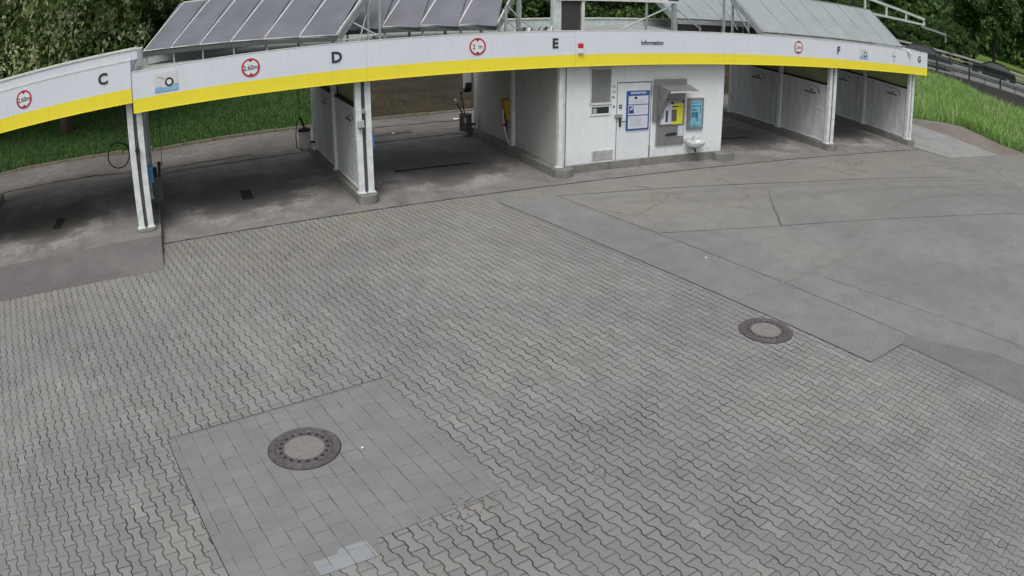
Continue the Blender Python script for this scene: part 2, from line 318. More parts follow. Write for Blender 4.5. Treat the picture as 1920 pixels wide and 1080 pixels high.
# ------------------------------------------------------------------ mesh helpers
WL = {}
class MB:
    def __init__(s): s.v = []; s.f = []; s.mi = []; s.g = []
    def add(s, vs, fs, mi=0):
        o = len(s.v); s.g.append((o, len(s.f))); s.v += [tuple(x) for x in vs]; s.f += [tuple(i+o for i in f) for f in fs]; s.mi += [mi]*len(fs); return s
    def box(s, x0, x1, y0, y1, z0, z1, mi=0, mat=None):
        vs = [(x, y, z) for x in (x0, x1) for y in (y0, y1) for z in (z0, z1)]
        if mat is not None: vs = [tuple(mat @ Vector(q)) for q in vs]
        return s.add(vs, [(0, 1, 3, 2), (4, 6, 7, 5), (0, 4, 5, 1), (2, 3, 7, 6), (0, 2, 6, 4), (1, 5, 7, 3)], mi)
    def beam(s, a, b, w, h, mi=0):
        a = Vector(a); b = Vector(b); d = (b-a); L = d.length; d.normalize()
        up = Vector((0, 0, 1)) if abs(d.z) < .95 else Vector((0, 1, 0)); x = d.cross(up).normalized(); u = x.cross(d).normalized()
        vs = [a + x*sx*w/2 + u*su*h/2 + d*t for t in (0, L) for sx, su in ((-1, -1), (1, -1), (1, 1), (-1, 1))]
        return s.add(vs, [(0, 3, 2, 1), (4, 5, 6, 7), (0, 1, 5, 4), (1, 2, 6, 5), (2, 3, 7, 6), (3, 0, 4, 7)], mi)
    def tube(s, pts, r, n=8, mi=0, cap=True):
        pts = [Vector(p) for p in pts]; rs = r if isinstance(r, (list, tuple)) else [r]*len(pts); vs = []; prev = None
        for i, p in enumerate(pts):
            d = (pts[min(i+1, len(pts)-1)] - pts[max(i-1, 0)]).normalized()
            if prev is None: x = d.orthogonal().normalized()
            else: x = (prev - d*prev.dot(d)).normalized()
            prev = x; y = d.cross(x)
            vs += [p + (x*math.cos(2*math.pi*j/n) + y*math.sin(2*math.pi*j/n))*rs[i] for j in range(n)]
        fs = [(i*n+j, i*n+(j+1) % n, (i+1)*n+(j+1) % n, (i+1)*n+j) for i in range(len(pts)-1) for j in range(n)]
        if cap: fs += [tuple(range(n-1, -1, -1)), tuple(range((len(pts)-1)*n, len(pts)*n))]
        return s.add(vs, fs, mi)
    def prism(s, poly, z0, z1, mi=0, axis='z'):
        n = len(poly)
        def P(a, b, t): return (a, b, t) if axis == 'z' else ((a, t, b) if axis == 'y' else (t, a, b))
        vs = [P(a, b, z0) for a, b in poly] + [P(a, b, z1) for a, b in poly]
        return s.add(vs, [tuple(range(n-1, -1, -1)), tuple(range(n, 2*n))] + [(i, (i+1) % n, n+(i+1) % n, n+i) for i in range(n)], mi)
    def sheet(s, poly, z, mi=0): return s.add([(x, y, z if not callable(z) else z(x, y)) for x, y in poly], [tuple(range(len(poly)))], mi)
    def strip(s, pts, w, z, mi=0, jitter=0, rnd=None):
        L = []; Rr = []
        for i, p in enumerate(pts):
            a = pts[max(i-1, 0)]; b = pts[min(i+1, len(pts)-1)]; d = math.hypot(b[0]-a[0], b[1]-a[1]); nx, ny = -(b[1]-a[1])/d, (b[0]-a[0])/d
            ww = w if not callable(w) else w(i/(len(pts)-1))
            q = (p[0]+(rnd.uniform(-1, 1)*jitter if rnd else 0), p[1]+(rnd.uniform(-1, 1)*jitter if rnd else 0))
            L.append((q[0]+nx*ww/2, q[1]+ny*ww/2, z)); Rr.append((q[0]-nx*ww/2, q[1]-ny*ww/2, z))
        n = len(pts); return s.add(L+Rr, [(n+i, n+i+1, i+1, i) for i in range(n-1)], mi)
    def disc(s, c, r0, r1, z, n=64, mi=0, ax='z'):
        def P(r, t):
            a, b = c[0]+r*math.cos(t), c[1]+r*math.sin(t); return (a, b, z) if ax == 'z' else (a, z, b)
        if r0 <= 0: vs = [P(r1, 2*math.pi*i/n) for i in range(n)]; return s.add(vs, [tuple(range(n)) if ax == 'z' else tuple(range(n-1, -1, -1))], mi)
        vs = [P(r0, 2*math.pi*i/n) for i in range(n)] + [P(r1, 2*math.pi*i/n) for i in range(n)]
        return s.add(vs, [(i, n+i, n+(i+1) % n, (i+1) % n) for i in range(n)], mi)
    def each(s, name, mats, parent=None, **k):
        out = []; e = s.g+[(len(s.v), len(s.f))]
        for (v0, f0), (v1, f1) in zip(e, e[1:]):
            q = MB(); q.v = s.v[v0:v1]; q.f = [tuple(i-v0 for i in f) for f in s.f[f0:f1]]; q.mi = s.mi[f0:f1]; out.append(q.build(name, mats, parent, **k))
        return out
    def build(s, name, mats, parent=None, loc=None, bevel=0, smooth=False, **tags):
        if not isinstance(mats, (list, tuple)): mats = [mats]
        me = bpy.data.meshes.new(name)
        if parent is not None: o = WL[parent.name]
        elif loc is not None: o = Vector(loc)
        else:
            A = np.array(s.v); o = Vector((float(A[:, 0].mean()), float(A[:, 1].mean()), float(A[:, 2].min())))
        me.from_pydata([(x-o[0], y-o[1], z-o[2]) for x, y, z in s.v], [], s.f)
        for m in mats: me.materials.append(m)
        if len(mats) > 1: me.polygons.foreach_set('material_index', s.mi)
        if smooth: me.polygons.foreach_set('use_smooth', [True]*len(me.polygons))
        me.validate(); ob = bpy.data.objects.new(name, me); sc.collection.objects.link(ob)
        if parent is not None: ob.parent = parent
        else: ob.location = o
        WL[ob.name] = o
        if bevel:
            b = ob.modifiers.new('bevel', 'BEVEL'); b.width = bevel; b.segments = 2; b.limit_method = 'ANGLE'
        for a, v in tags.items(): ob[a] = v
        return ob
def thing(name, label, cat, loc, group=None):
    o = bpy.data.objects.new(name, None); sc.collection.objects.link(o); o.location = loc; o.empty_display_size = .2
    o['label'] = label; o['category'] = cat
    if group: o['group'] = group
    WL[o.name] = Vector(loc); return o
def text(name, s, size, pos, mat, parent=None, face='-y', depth=.006, bold=0, align='CENTER', sx=1, **tags):
    cu = bpy.data.curves.new('txt', 'FONT'); cu.body = s; cu.size = size; cu.align_x = align; cu.align_y = 'CENTER'; cu.extrude = depth/2; cu.offset = bold; cu.resolution_u = 3
    ob = bpy.data.objects.new('txt', cu); sc.collection.objects.link(ob)
    dg = bpy.context.evaluated_depsgraph_get(); dg.update(); me = bpy.data.meshes.new_from_object(ob.evaluated_get(dg)); bpy.data.objects.remove(ob)
    mb = MB(); o = Vector(pos)
    vs = []
    for v in me.vertices:
        x, y, z = v.co; x *= sx
        if face == '-y': vs.append((o[0]+x, o[1]-z, o[2]+y))
        elif face == '-x': vs.append((o[0]-z, o[1]-x, o[2]+y))
        elif face == '+x': vs.append((o[0]+z, o[1]+x, o[2]+y))
    mb.add(vs, [tuple(p.vertices) for p in me.polygons])
    return mb.build(name, mat, parent, **tags)
def dup(root, loc, label=None, rotz=None, scale=None):
    r = root.copy(); sc.collection.objects.link(r); r.location = loc
    if rotz is not None: r.rotation_euler = (0, 0, rotz)
    if scale is not None: r.scale = (scale,)*3 if not isinstance(scale, tuple) else scale
    if label: r['label'] = label
    for ch in list(root.children):
        c = ch.copy(); sc.collection.objects.link(c); c.parent = r
        for g in list(ch.children):
            d = g.copy(); sc.collection.objects.link(d); d.parent = c
    return r
rng = random.Random(7); nrg = np.random.default_rng(5)
S = dict(kind='structure')
# ------------------------------------------------------------------ ground
def sm(t): t = max(0, min(1, t)); return t*t*(3-2*t)
def hl(u): return .17*sm((-.3-u)/2.5)
mb = MB(); mb.sheet([(-600, -600), (900, -600), (900, 900), (-600, 900)], -1.9); mb.build('ground', M['ground'], **S)
mb = MB()   # paved yard
mb.sheet([(-14, -7), (40, -7), (40, 14.6), (-14, 14.6)], 0); mb.build('paved_yard', M['paver'], **S)
# block patch round the near manhole
mb = MB(); mb.sheet([(-.57, 7.59), (2.13, 8.02), (2.54, 5.50), (1.21, 5.27), (1.17, 5.02), (.56, 4.93), (.45, 4.55), (-.10, 4.45)], .004)
mb.build('block_paving_patch', M['block'], **S)
mb = MB(); mb.strip([(-.57, 7.60), (2.13, 8.03)], .018, .0065); mb.strip([(2.14, 8.02), (2.55, 5.50)], .03, .0066); mb.strip([(2.54, 5.49), (1.21, 5.26)], .02, .0067); mb.build('mortar_edge', M['cover_fill'], **S)
mb = MB(); mb.strip([(-.577, 7.6), (-.105, 4.45)], .009, .0065); mb.strip([(-.57, 7.615), (2.13, 8.045)], .012, .0069); mb.build('patch_gap', M['crackdark'], **S)
mb = MB(); mb.sheet([(.83, 5.225), (1.105, 5.27), (1.155, 5.02), (.60, 4.93), (.57, 5.13), (.82, 5.165)], .0075); mb.build('pale_block_patch', M['block_light'], **S)
# asphalt yard on the right
pa = lambda t: (6.36+(8.07-6.36)*t, 13.9+(5.5-13.9)*t)
mb = MB(); mb.sheet([(6.31, 14.47), (6.38, 13.85), (8.07, 5.5), (8.98, 5.6), (9.49, 3.26), (11.2, -7), (60, -7), (60, 12.0), (36, 12.5), (31.0, 14.47)], .004)
mb.build('asphalt_yard', M['asphalt'], **S)
mb = MB(); mb.sheet([(6.38, 13.85), (8.07, 5.5), (8.98, 5.6), (9.34, 5.76), (7.65, 13.77)], .008); mb.build('asphalt_repair_strip', M['asphalt_patch'], **S)
mb = MB(); mb.sheet([(8.99, 5.60), (9.34, 5.76), (9.7, 5.2), (10.34, 4.40), (10.9, 2.9), (12.4, -7), (11.2, -7), (9.49, 3.26)], .008); mb.build('dark_asphalt_strip', M['asphalt_dark'], **S)
# joints and cracks in the asphalt
mb = MB(); Z = .0115
def line(pts, w, mi, seg=.18, jit=.012):
    out = []
    for a, b in zip(pts, pts[1:]):
        n = max(1, int(math.hypot(b[0]-a[0], b[1]-a[1])/seg))
        out += [(a[0]+(b[0]-a[0])*i/n, a[1]+(b[1]-a[1])*i/n) for i in range(n)]
    out.append(pts[-1])
    mb.strip(out, (lambda t: w*rng.uniform(.5, 1.3)), Z + .001*mi, mi, jit, rng)
line([(7.65, 13.77), (9.34, 5.76)], .022, 0, jit=.006)
line([(7.65, 13.77), (11.43, 13.15), (13.84, 12.66), (15.71, 12.39), (17.89, 12.04), (20.4, 11.6)], .02, 0)
line([(12.47, 12.4), (11.7, 11.45), (10.89, 10.36)], .028, 0, jit=.02)
line([(8.33, 10.97), (9.39, 10.69), (10.89, 10.36), (14.52, 9.61), (19.75, 8.43)], .015, 0)
line([(-.36, 14.485), (6.31, 14.485), (8, 14.485), (14, 14.485), (22.3, 14.485)], .022, 1, jit=.006)
line([(22.3, 14.47), (22.61, 13.36)], .04, 1)
line([(8.07, 5.5), (6.38, 13.85)], .014, 0, jit=.004); line([(8.07, 5.5), (8.98, 5.6)], .016, 0); line([(9.7, 8.0), (10.6, 5.6), (11.6, 3.0)], .008, 0)
for (x, y, L, an) in ((15.6, 13.6, 1.2, -.9), (16.3, 13.2, .8, -.3), (19.3, 12.9, 1.6, .05), (21.2, 13.4, .9, -.8), (9.6, 13.8, .5, -1.0), (20.9, 12.4, 1.5, -.5), (17.2, 13.5, .9, .2)):
    p = [(x, y)]
    for i in range(7): an2 = an+rng.uniform(-.6, .6); p.append((p[-1][0]+math.cos(an2)*L/7, p[-1][1]+math.sin(an2)*L/7))
    line(p, .022, 0, .1, .02)
mb.build('asphalt_cracks', [M['seam'], M['crackdark']], **S)
mb = MB(); Z = .0135; SOFT = []   # tyre-polished arcs
def arc(pts, w):
    P = [Vector((x, y, 0)) for x, y in pts]; out = []
    for i in range(len(P)-1):
        p0, p1, p2, p3 = P[max(i-1, 0)], P[i], P[i+1], P[min(i+2, len(P)-1)]
        for j in range(8):
            t = j/8; out.append(.5*((2*p1)+(-p0+p2)*t+(2*p0-5*p1+4*p2-p3)*t*t+(-p0+3*p1-3*p2+p3)*t**3))
    out.append(P[-1]); n = len(out); rows = [[], [], []]
    for i, p in enumerate(out):
        d = (out[min(i+1, n-1)]-out[max(i-1, 0)]).normalized(); q = Vector((-d.y, d.x, 0)); ww = w*rng.uniform(.85, 1.15)
        for j, o_ in enumerate((-1, 0, 1)): rows[j].append((p.x+q.x*o_*ww, p.y+q.y*o_*ww, Z+.0003*len(SOFT)/30)); 
    SOFT.extend([0]*n+[math.sin(math.pi*max(.0, min(1, i/(n-1))))**.5 for i in range(n)]+[0]*n)
    mb.add(rows[0]+rows[1]+rows[2], [(j*n+i, j*n+i+1, (j+1)*n+i+1, (j+1)*n+i) for j in (0, 1) for i in range(n-1)])
arc([(7.9, 13.35), (11.4, 12.85), (15.5, 12.2), (18.5, 11.75), (21, 11.2), (23.5, 9.9), (25.4, 8)], .22)
arc([(7.6, 8.0), (8.5, 8.15), (9.71, 8.36), (11.04, 8.59), (12.6, 9.1)], .10)
arc([(24.9, 13.1), (24.3, 12.3), (23.6, 11.3), (22.6, 10.1), (22.3, 9.3)], .14)
arc([(7.2, 10.2), (7.8, 10.45), (8.5, 10.45)], .09); arc([(13, 11.5), (15, 11.9), (18, 11.2), (21, 10.2)], .12)
arc([(8.5, 12.9), (12, 12.1), (17, 11.5), (22, 10.4), (26, 8.2)], .3); arc([(11, 8.9), (14, 10.2), (17.5, 10.6), (21, 9.7)], .25); arc([(23.2, 12.6), (25.5, 11.4), (27.2, 9.0)], .3)
ob = mb.build('worn_tyre_arcs', M['worn'], **S); at = ob.data.attributes.new('soft', 'FLOAT', 'POINT'); at.data.foreach_set('value', SOFT)
# wash bay slab, back lane
mb = MB(); mb.sheet([(-.36, 14.5), (22.3, 14.5), (22.5, 16), (22.7, 20.15), (-.36, 20.15)], .008); mb.build('wash_bay_slab', M['slab'], **S)
mb = MB(); mb.prism([(-14, 14.55), (-.36, 14.55), (-.36, 17.4), (-1.0, 20.1), (-14, 20.1)], -.2, .17); mb.build('upper_bay_slab', M['slab'], **S)
mb = MB(); mb.add([(-14, 13.0, .004), (-.37, 13.08, .004), (-.37, 14.55, .172), (-14, 14.55, .172), (-.37, 14.55, 0)], [(0, 1, 2, 3), (1, 4, 2)]); mb.build('asphalt_ramp', M['ramp'], **S)
mb = MB(); nu = 60
us = np.linspace(-26, 62, nu); 
def kerb_v(u): return 23.5+.55*sm((-1-u)/6)*1.2+.08*math.sin(u*.5)
for i in range(nu-1):
    for (va, vb) in ((0, 1),):
        a_, b_ = us[i], us[i+1]
        mb.add([(a_, 20.0, hl(a_)+.002), (b_, 20.0, hl(b_)+.002), (b_, kerb_v(b_), hl(b_)+.002), (a_, kerb_v(a_), hl(a_)+.002)], [(0, 1, 2, 3)])
mb.build('back_lane', M['lane'], **S)
mb = MB(); mb.sheet([(22.3, 14.48), (22.61, 13.36), (26.92, 13.24), (26.75, 16.5), (26.5, 18.4), (24, 19.9), (22.7, 19.95), (22.5, 16)], .010); mb.build('concrete_apron', M['light_conc'], **S)
mb = MB(); mb.sheet([(26.5, 20.0), (22.7, 20.0), (22.7, 19.9), (26.5, 18.3), (26.92, 13.24), (31, 13.2), (34, 12.6), (34, 20.0)], .006); mb.build('side_path', asphalt('tan_side_path', (.215, .19, .165), (.27, .245, .215), 0, .25, .6), **S)
# cracks, puddle stains in the lane
mb = MB(); Z = .016
line([(-.36, 20.35), (3.8, 20.3), (8.3, 20.35)], .07, 0, .2, .02); line([(-9, 21.6), (-5, 21.3), (-1.2, 20.9), (2.3, 20.9)], .10, 0, .2, .05); line([(5, 22.7), (6.2, 22.3), (9, 22.1)], .08, 0, .2, .05)
line([(5.6, 21.1), (6.4, 21.25), (7, 21.2)], .28, 0, .1, .05)
mb.v = [(x, y, z+hl(x)) for x, y, z in mb.v]
mb.build('lane_cracks', M['seam'], **S)
# kerb stones along the lawn
mb = MB(); u = -26.0
while u < 24:
    L = .98; a_, b_ = u, u+L; ka, kb = kerb_v(a_), kerb_v(b_); t = rng.uniform(-.015, .015)
    h0 = hl(a_); vs = [(x, (ka if x == a_ else kb)+w_, z) for x in (a_, b_-.02) for w_ in (0+t, .12+t) for z in (-.1, h0+.075+t)]
    vs = [(a_, ka+t, -.1), (a_, ka+t, h0+.07+t), (a_, ka+.13+t, -.1), (a_, ka+.13+t, h0+.07+t), (b_-.02, kb+t, -.1), (b_-.02, kb+t, h0+.07+t), (b_-.02, kb+.13+t, -.1), (b_-.02, kb+.13+t, h0+.07+t)]
    mb.add(vs, [(0, 1, 3, 2), (4, 6, 7, 5), (0, 4, 5, 1), (2, 3, 7, 6), (0, 2, 6, 4), (1, 5, 7, 3)]); u += L
mb.build('lane_kerb', M['kerbstone'], **S)
# lawn and brown earth behind the lane, rising gently
def hb(u, v): return hl(u)+.05+.045*max(0, v-24)**1.15
mb = MB(); 
for (u0, u1, mi) in ((-40, 5.4, 0), (5.4, 34, 1)):
    nu = int((u1-u0)/1.0); vv = [None, 25, 27, 30, 34, 40, 50, 70]
    for i in range(nu):
        a_ = u0+(u1-u0)*i/nu; b_ = u0+(u1-u0)*(i+1)/nu
        for j in range(len(vv)-1):
            va = kerb_v(a_)+.1 if vv[j] is None else vv[j]; vb = kerb_v(b_)+.1 if vv[j] is None else vv[j]; v1 = vv[j+1]
            mb.add([(a_, va, hb(a_, va)), (b_, vb, hb(b_, vb)), (b_, v1, hb(b_, v1)), (a_, v1, hb(a_, v1))], [(0, 1, 2, 3)], mi)
mb.build('lawn_and_earth', [M['lawn'], M['earth']], **S)

# ------------------------------------------------------------------ wash building: canopy
F0, F1, FV = -.66, 23.0, 14.88
def make_canopy(u0, u1, z0, zm, z1, label, strip=None):
    t = thing('wash_bay_canopy', label, 'canopy', ((u0+u1)/2, 17.5, z0))
    MB().box(u0, u1, FV, FV+.05, zm, z1).build('white_fascia', M['fascia_white'], t)
    MB().box(u0, u1, FV-.003, FV+.05, z0, zm-.001).box(u0, u1, FV-.010, FV+.052, z0-.012, z0).build('yellow_stripe', M['fascia_yellow'], t)
    MB().box(u0+.02, u1-.02, FV+.051, 19.0, z1-.28, z1-.22).build('roof_deck', M['roof'], t)
    m = MB()
    for v in (15.2, 17.35, 19.7): m.box(u0+.05, u1-.05, v-.06, v+.06, z0+.02, z0+.22)
    m.each('roof_beam', M['dark_steel'], t)
    m = MB().box(u0, u1, 18.96, 19.02, z0+.05, z1-.03); m.build('rear_parapet', M['parapet'], t)
    MB().box(u0, u1, 18.93, 19.05, z1-.029, z1+.005).build('parapet_cap', M['dull_white'], t)
    MB().box(u0, u0+.05, FV+.052, 18.95, z0+.05, z1-.01).box(u1-.05, u1, FV+.052, 18.95, z0+.05, z1-.01).each('side_fascia', M['fascia_white'], t)
    MB().box(u0, u1, FV-.006, FV+.052, z1, z1+.016).build('top_edge_trim', M['dull_white'], t)
    return t
canopy = make_canopy(F0, F1, 2.56, 2.82, 3.35, 'long white and yellow canopy over bays D to G')
canopy_c = make_canopy(-14, F0-.012, 2.775, 3.045, 3.58, 'higher white and yellow canopy over bay C, left')
MB().box(-14, -.41, FV+.02, FV+.07, 3.6, 3.79).build('upper_flashing', M['fascia_white'], canopy_c)
MB().box(-14, -.41, FV+.0, FV+.09, 3.79, 3.815).build('flashing_cap', M['dull_white'], canopy_c)
MB().box(-.52, -.42, FV-.005, FV+.012, 3.45, 3.79).build('flashing_bracket', M['galv'], canopy_c)
# debris on the roof edge
m = MB()
for i in range(900):
    u = rng.uniform(-.4, 22.5); v = 15.0+abs(rng.gauss(0, .35)); r = rng.uniform(.015, .05); a_ = rng.uniform(0, 6.28); z = 3.345 if v < 14.95 else rng.uniform(3.1, 3.36)*.35+3.15*.65
    m.add([(u+r*math.cos(a_+t), v+r*math.sin(a_+t), z+rng.uniform(-.01, .03)+.02) for t in (0, 2.1, 4.2)], [(0, 1, 2)])
m.build('leaf_litter', plain('dry_red_leaves', (.16, .07, .05), .8, var=.5), kind='stuff')

# ------------------------------------------------------------------ bay dividers
def logo(parent, u, v, z, face):
    """arc with two short lines, as printed near the top front of each panel"""
    m = MB(); s = -1 if face == '-x' else 1; eps = .004*s
    c = Vector((0, 0)); pts = []
    for i in range(17):
        t = R(112-125*i/16); pts.append((.34*math.cos(t), .18*math.sin(t)))
    for i in range(16):
        w0 = .006+.022*i/16; w1 = .006+.022*(i+1)/16; (a, b), (c_, d) = pts[i], pts[i+1]
        q = [(a, b), (c_, d), (c_*(1-w1*3.4), d-w1), (a*(1-w0*3.4), b-w0)]
        q = [(u+eps, v-x, z+y) for x, y in q]; m.add(q, [(0, 1, 2, 3)])
    for (x0, x1, y0, y1) in ((-.30, .18, -.075, -.03), (-.07, .05, 0, .03), (-.05, .07, .045, .065)):
        m.add([(u+eps, v-x0, z+y0), (u+eps, v-x1, z+y0), (u+eps, v-x1, z+y1), (u+eps, v-x0, z+y1)], [(0, 1, 2, 3)])
    m.build('printed_emblem', M['letter'], parent)
def make_divider(uc, label, base=0., top=2.55, panels=True, group='dividers between the wash bays', faces=('-x',), ph=.2):
    t = thing('bay_divider', label, 'divider wall', (uc, 17.4, base), group)
    n = []
    for i in range(13):
        a_ = math.pi*i/12; n.append((uc+.21*math.cos(math.pi+a_), 15.02-.16*math.sin(a_)))
    MB().prism(n+[(uc+.21, 20.35), (uc-.21, 20.35)], base-.05, base+ph).build('concrete_plinth', M['kerb'], t, bevel=.012 if ph > .1 else 0)
    for v in (15.15, 17.3, 19.7):
        for s in (-1, 1):
            p_ = MB().box(uc+s*.10-.062, uc+s*.10+.062, v-.065, v+.065, base+ph, top+.02).build('post', M['post'], t, bevel=.008)
            MB().box(uc+s*.10-.085, uc+s*.10+.085, v-.10, v+.10, base+ph, base+ph+.015).build('base_plate', M['post'], p_)
    m = MB()
    for v in (15.15, 17.3): m.box(uc-.036, uc+.036, v-.03, v+.03, base+ph, top)
    m.each('downpipe', M['dark_steel'], t)
    if panels:
        for v0, v1 in ((15.23, 17.22), (17.38, 19.62)):
            pn = MB().box(uc-.10, uc+.10, v0, v1, base+.26, base+1.90).build('divider_panel', M['tarp'], t)
            f = MB().box(uc-.115, uc+.115, v0-.01, v1+.01, base+.22, base+.26).box(uc-.115, uc+.115, v0-.01, v1+.01, base+1.90, base+1.935)
            f.box(uc-.112, uc+.112, v0-.012, v0+.02, base+.26, base+1.9).box(uc-.112, uc+.112, v1-.02, v1+.012, base+.26, base+1.9)
            f.build('frame', M['post'], t)
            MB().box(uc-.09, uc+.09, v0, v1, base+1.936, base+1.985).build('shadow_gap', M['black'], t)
            MB().box(uc-.012, uc+.012, v0, v1, base+1.986, top).build('upper_pane', M['pane'], t)
            for fc in faces: logo(pn, uc+(-.101 if fc == '-x' else .101), v0+(.68 if v0 < 16 else 1.0), base+1.66, fc)
    return t
d_cd = make_divider(-.66, 'white double-post divider between bays C and D', .17, 2.76, ph=.035)
d_de = make_divider(3.98, 'divider with rounded plinth between bays D and E')
d_fg = make_divider(17.7, 'divider with printed emblem between bays F and G')
d_g = make_divider(22.28, 'outermost right divider, beside the pale concrete apron')
d_bc = make_divider(-5.33, 'divider cut off by the left edge of the photo', .17, 2.76)

# ------------------------------------------------------------------ kiosk
K0, K1, KV = 8.60, 13.34, 15.22
kiosk = thing('kiosk_building', 'white ribbed kiosk with door and pay machine between bays E and F', 'kiosk', (10.9, 17.5, 0))
n = [(8.28, 20.2), (8.28, 15.05)]+[(8.52+.24*math.cos(math.pi+math.pi*i/8), 15.05-.18*math.sin(math.pi*i/8)) for i in range(1, 8)]+[(8.76, 15.05), (8.8, 15.19), (13.0, 15.19), (13.0, 15.0), (13.06, 14.87), (13.55, 14.87), (13.6, 15.0), (13.6, 20.2)]
MB().prism(n, 0, .2).build('concrete_plinth', M['kerb'], kiosk, bevel=.012)
MB().box(K0, 10.02, KV, KV+.06, .2, 2.6).box(10.02, 11.02, KV, KV+.06, 2.09, 2.6).box(11.02, K1, KV, KV+.06, .2, 2.6).box(10.02, 11.02, KV+.001, KV+.06, .2, .21).build('front_wall', M['cladding'], kiosk)
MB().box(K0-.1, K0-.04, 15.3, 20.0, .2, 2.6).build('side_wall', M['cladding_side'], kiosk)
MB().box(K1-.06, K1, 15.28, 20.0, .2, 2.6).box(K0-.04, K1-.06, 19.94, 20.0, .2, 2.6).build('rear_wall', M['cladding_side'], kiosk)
MB().box(K0-.06, K0+.02, KV-.03, KV+.06, .2, 2.58).build('corner_trim', M['post'], kiosk)
for v, vv in ((15.12, .12), (17.5, .14), (19.85, .12)):
    MB().box(K0-.17, K0-.06 if v < 15.3 else K0-.095, v, v+vv, .2, 2.58).box(K0-.21, K0-.05, v-.02, v+vv+.02, .2, .215).build('post', M['post'], kiosk, bevel=.006)
MB().box(K0+.045, K0+.065, KV-.004, KV+.001, .2, 2.56).build('corner_gap', M['dark_steel'], kiosk)
door = MB().box(10.035, 11.0, KV+.002, KV+.05, .215, 2.07).build('door', plain('white_door', (.70, .75, .78), .4, var=.04, grime=((.45, .46, .44), .12)), kiosk)
m = MB().box(10.02, 10.035, KV-.004, KV+.05, .2, 2.085).box(11.0, 11.015, KV-.004, KV+.05, .2, 2.085).box(10.035, 11.0, KV-.004, KV+.05, 2.07, 2.085); m.build('door_gap', M['dark_steel'], kiosk)
MB().box(9.96, 10.16, KV-.05, KV, 1.25, 1.33).build('lock_guard', M['galv'], door, bevel=.006)
MB().box(10.10, 10.145, KV-.025, KV+.002, 1.02, 1.24).tube([(10.12, KV-.03, 1.15), (10.13, KV-.06, 1.15), (10.25, KV-.06, 1.15)], .011).build('handle', M['black'], door)
MB().box(10.06, 10.095, KV-.006, KV+.002, 1.12, 1.24).build('lock_sticker', plain('pale_pink_sticker', (.5, .36, .34), .5), door)
MB().box(10.985, 11.02, KV-.02, KV+.002, 1.75, 1.98).box(10.985, 11.02, KV-.02, KV+.002, .25, .5).each('hinge', M['steel'], door)
MB().box(10.09, 10.17, KV-.012, KV+.002, 1.46, 1.55).build('round_plate', M['black'], door, bevel=.01)
MB().box(10.115, 10.145, KV-.016, KV-.011, 1.49, 1.52).build('plate_center', M['white'], door)
w = MB().box(9.31, 9.83, KV-.012, KV-.002, 1.63, 2.42).build('window', M['dark_glass'], kiosk)
f = MB().box(9.28, 9.31, KV-.03, KV, 1.60, 2.45).box(9.83, 9.86, KV-.03, KV, 1.60, 2.45).box(9.31, 9.83, KV-.03, KV, 2.42, 2.45).box(9.28, 9.86, KV-.05, KV, 1.585, 1.63); f.build('window_frame', M['dull_white'], w, bevel=.004)
w = MB().box(9.33, 9.80, KV-.008, KV-.002, 1.37, 1.53).build('service_hatch', M['carglass'], kiosk)
MB().box(9.29, 9.33, KV-.025, KV, 1.33, 1.57).box(9.80, 9.84, KV-.025, KV, 1.33, 1.57).box(9.33, 9.80, KV-.025, KV, 1.53, 1.57).box(9.33, 9.80, KV-.025, KV, 1.33, 1.37).build('hatch_frame', M['white'], w, bevel=.004)
MB().box(9.36, 9.47, KV-.012, KV-.009, 1.38, 1.50).build('hatch_card', plain('pale_green_card', (.35, .42, .36), .5), w)
w = MB().box(9.35, 9.96, KV-.012, KV, .25, .50).build('vent_grille', M['dull_white'], kiosk)
m = MB()
for i in range(9): m.box(9.385, 9.925, KV-.024, KV-.012, .272+i*.0245, .272+i*.0245+.011, 0, None)
m.build('louvre', plain('pale_louvre', (.5, .5, .52), .5), w)
m = MB()
for (x, z, s_) in ((9.935, 1.995, .045), (9.94, 1.87, .05)): m.box(x-s_, x+s_, KV-.004, KV+.0, z-s_*.8, z+s_*.8)
m.each('pale_sticker', plain('faded_sticker', (.46, .52, .55), .5), kiosk)
MB().prism([(9.89, 1.725), (9.97, 1.725), (9.92, 1.78)], KV-.005, KV-.001, axis='y').box(9.925, 9.965, KV-.005, KV-.001, 1.49, 1.54).each('small_sticker', M['letter'], kiosk)

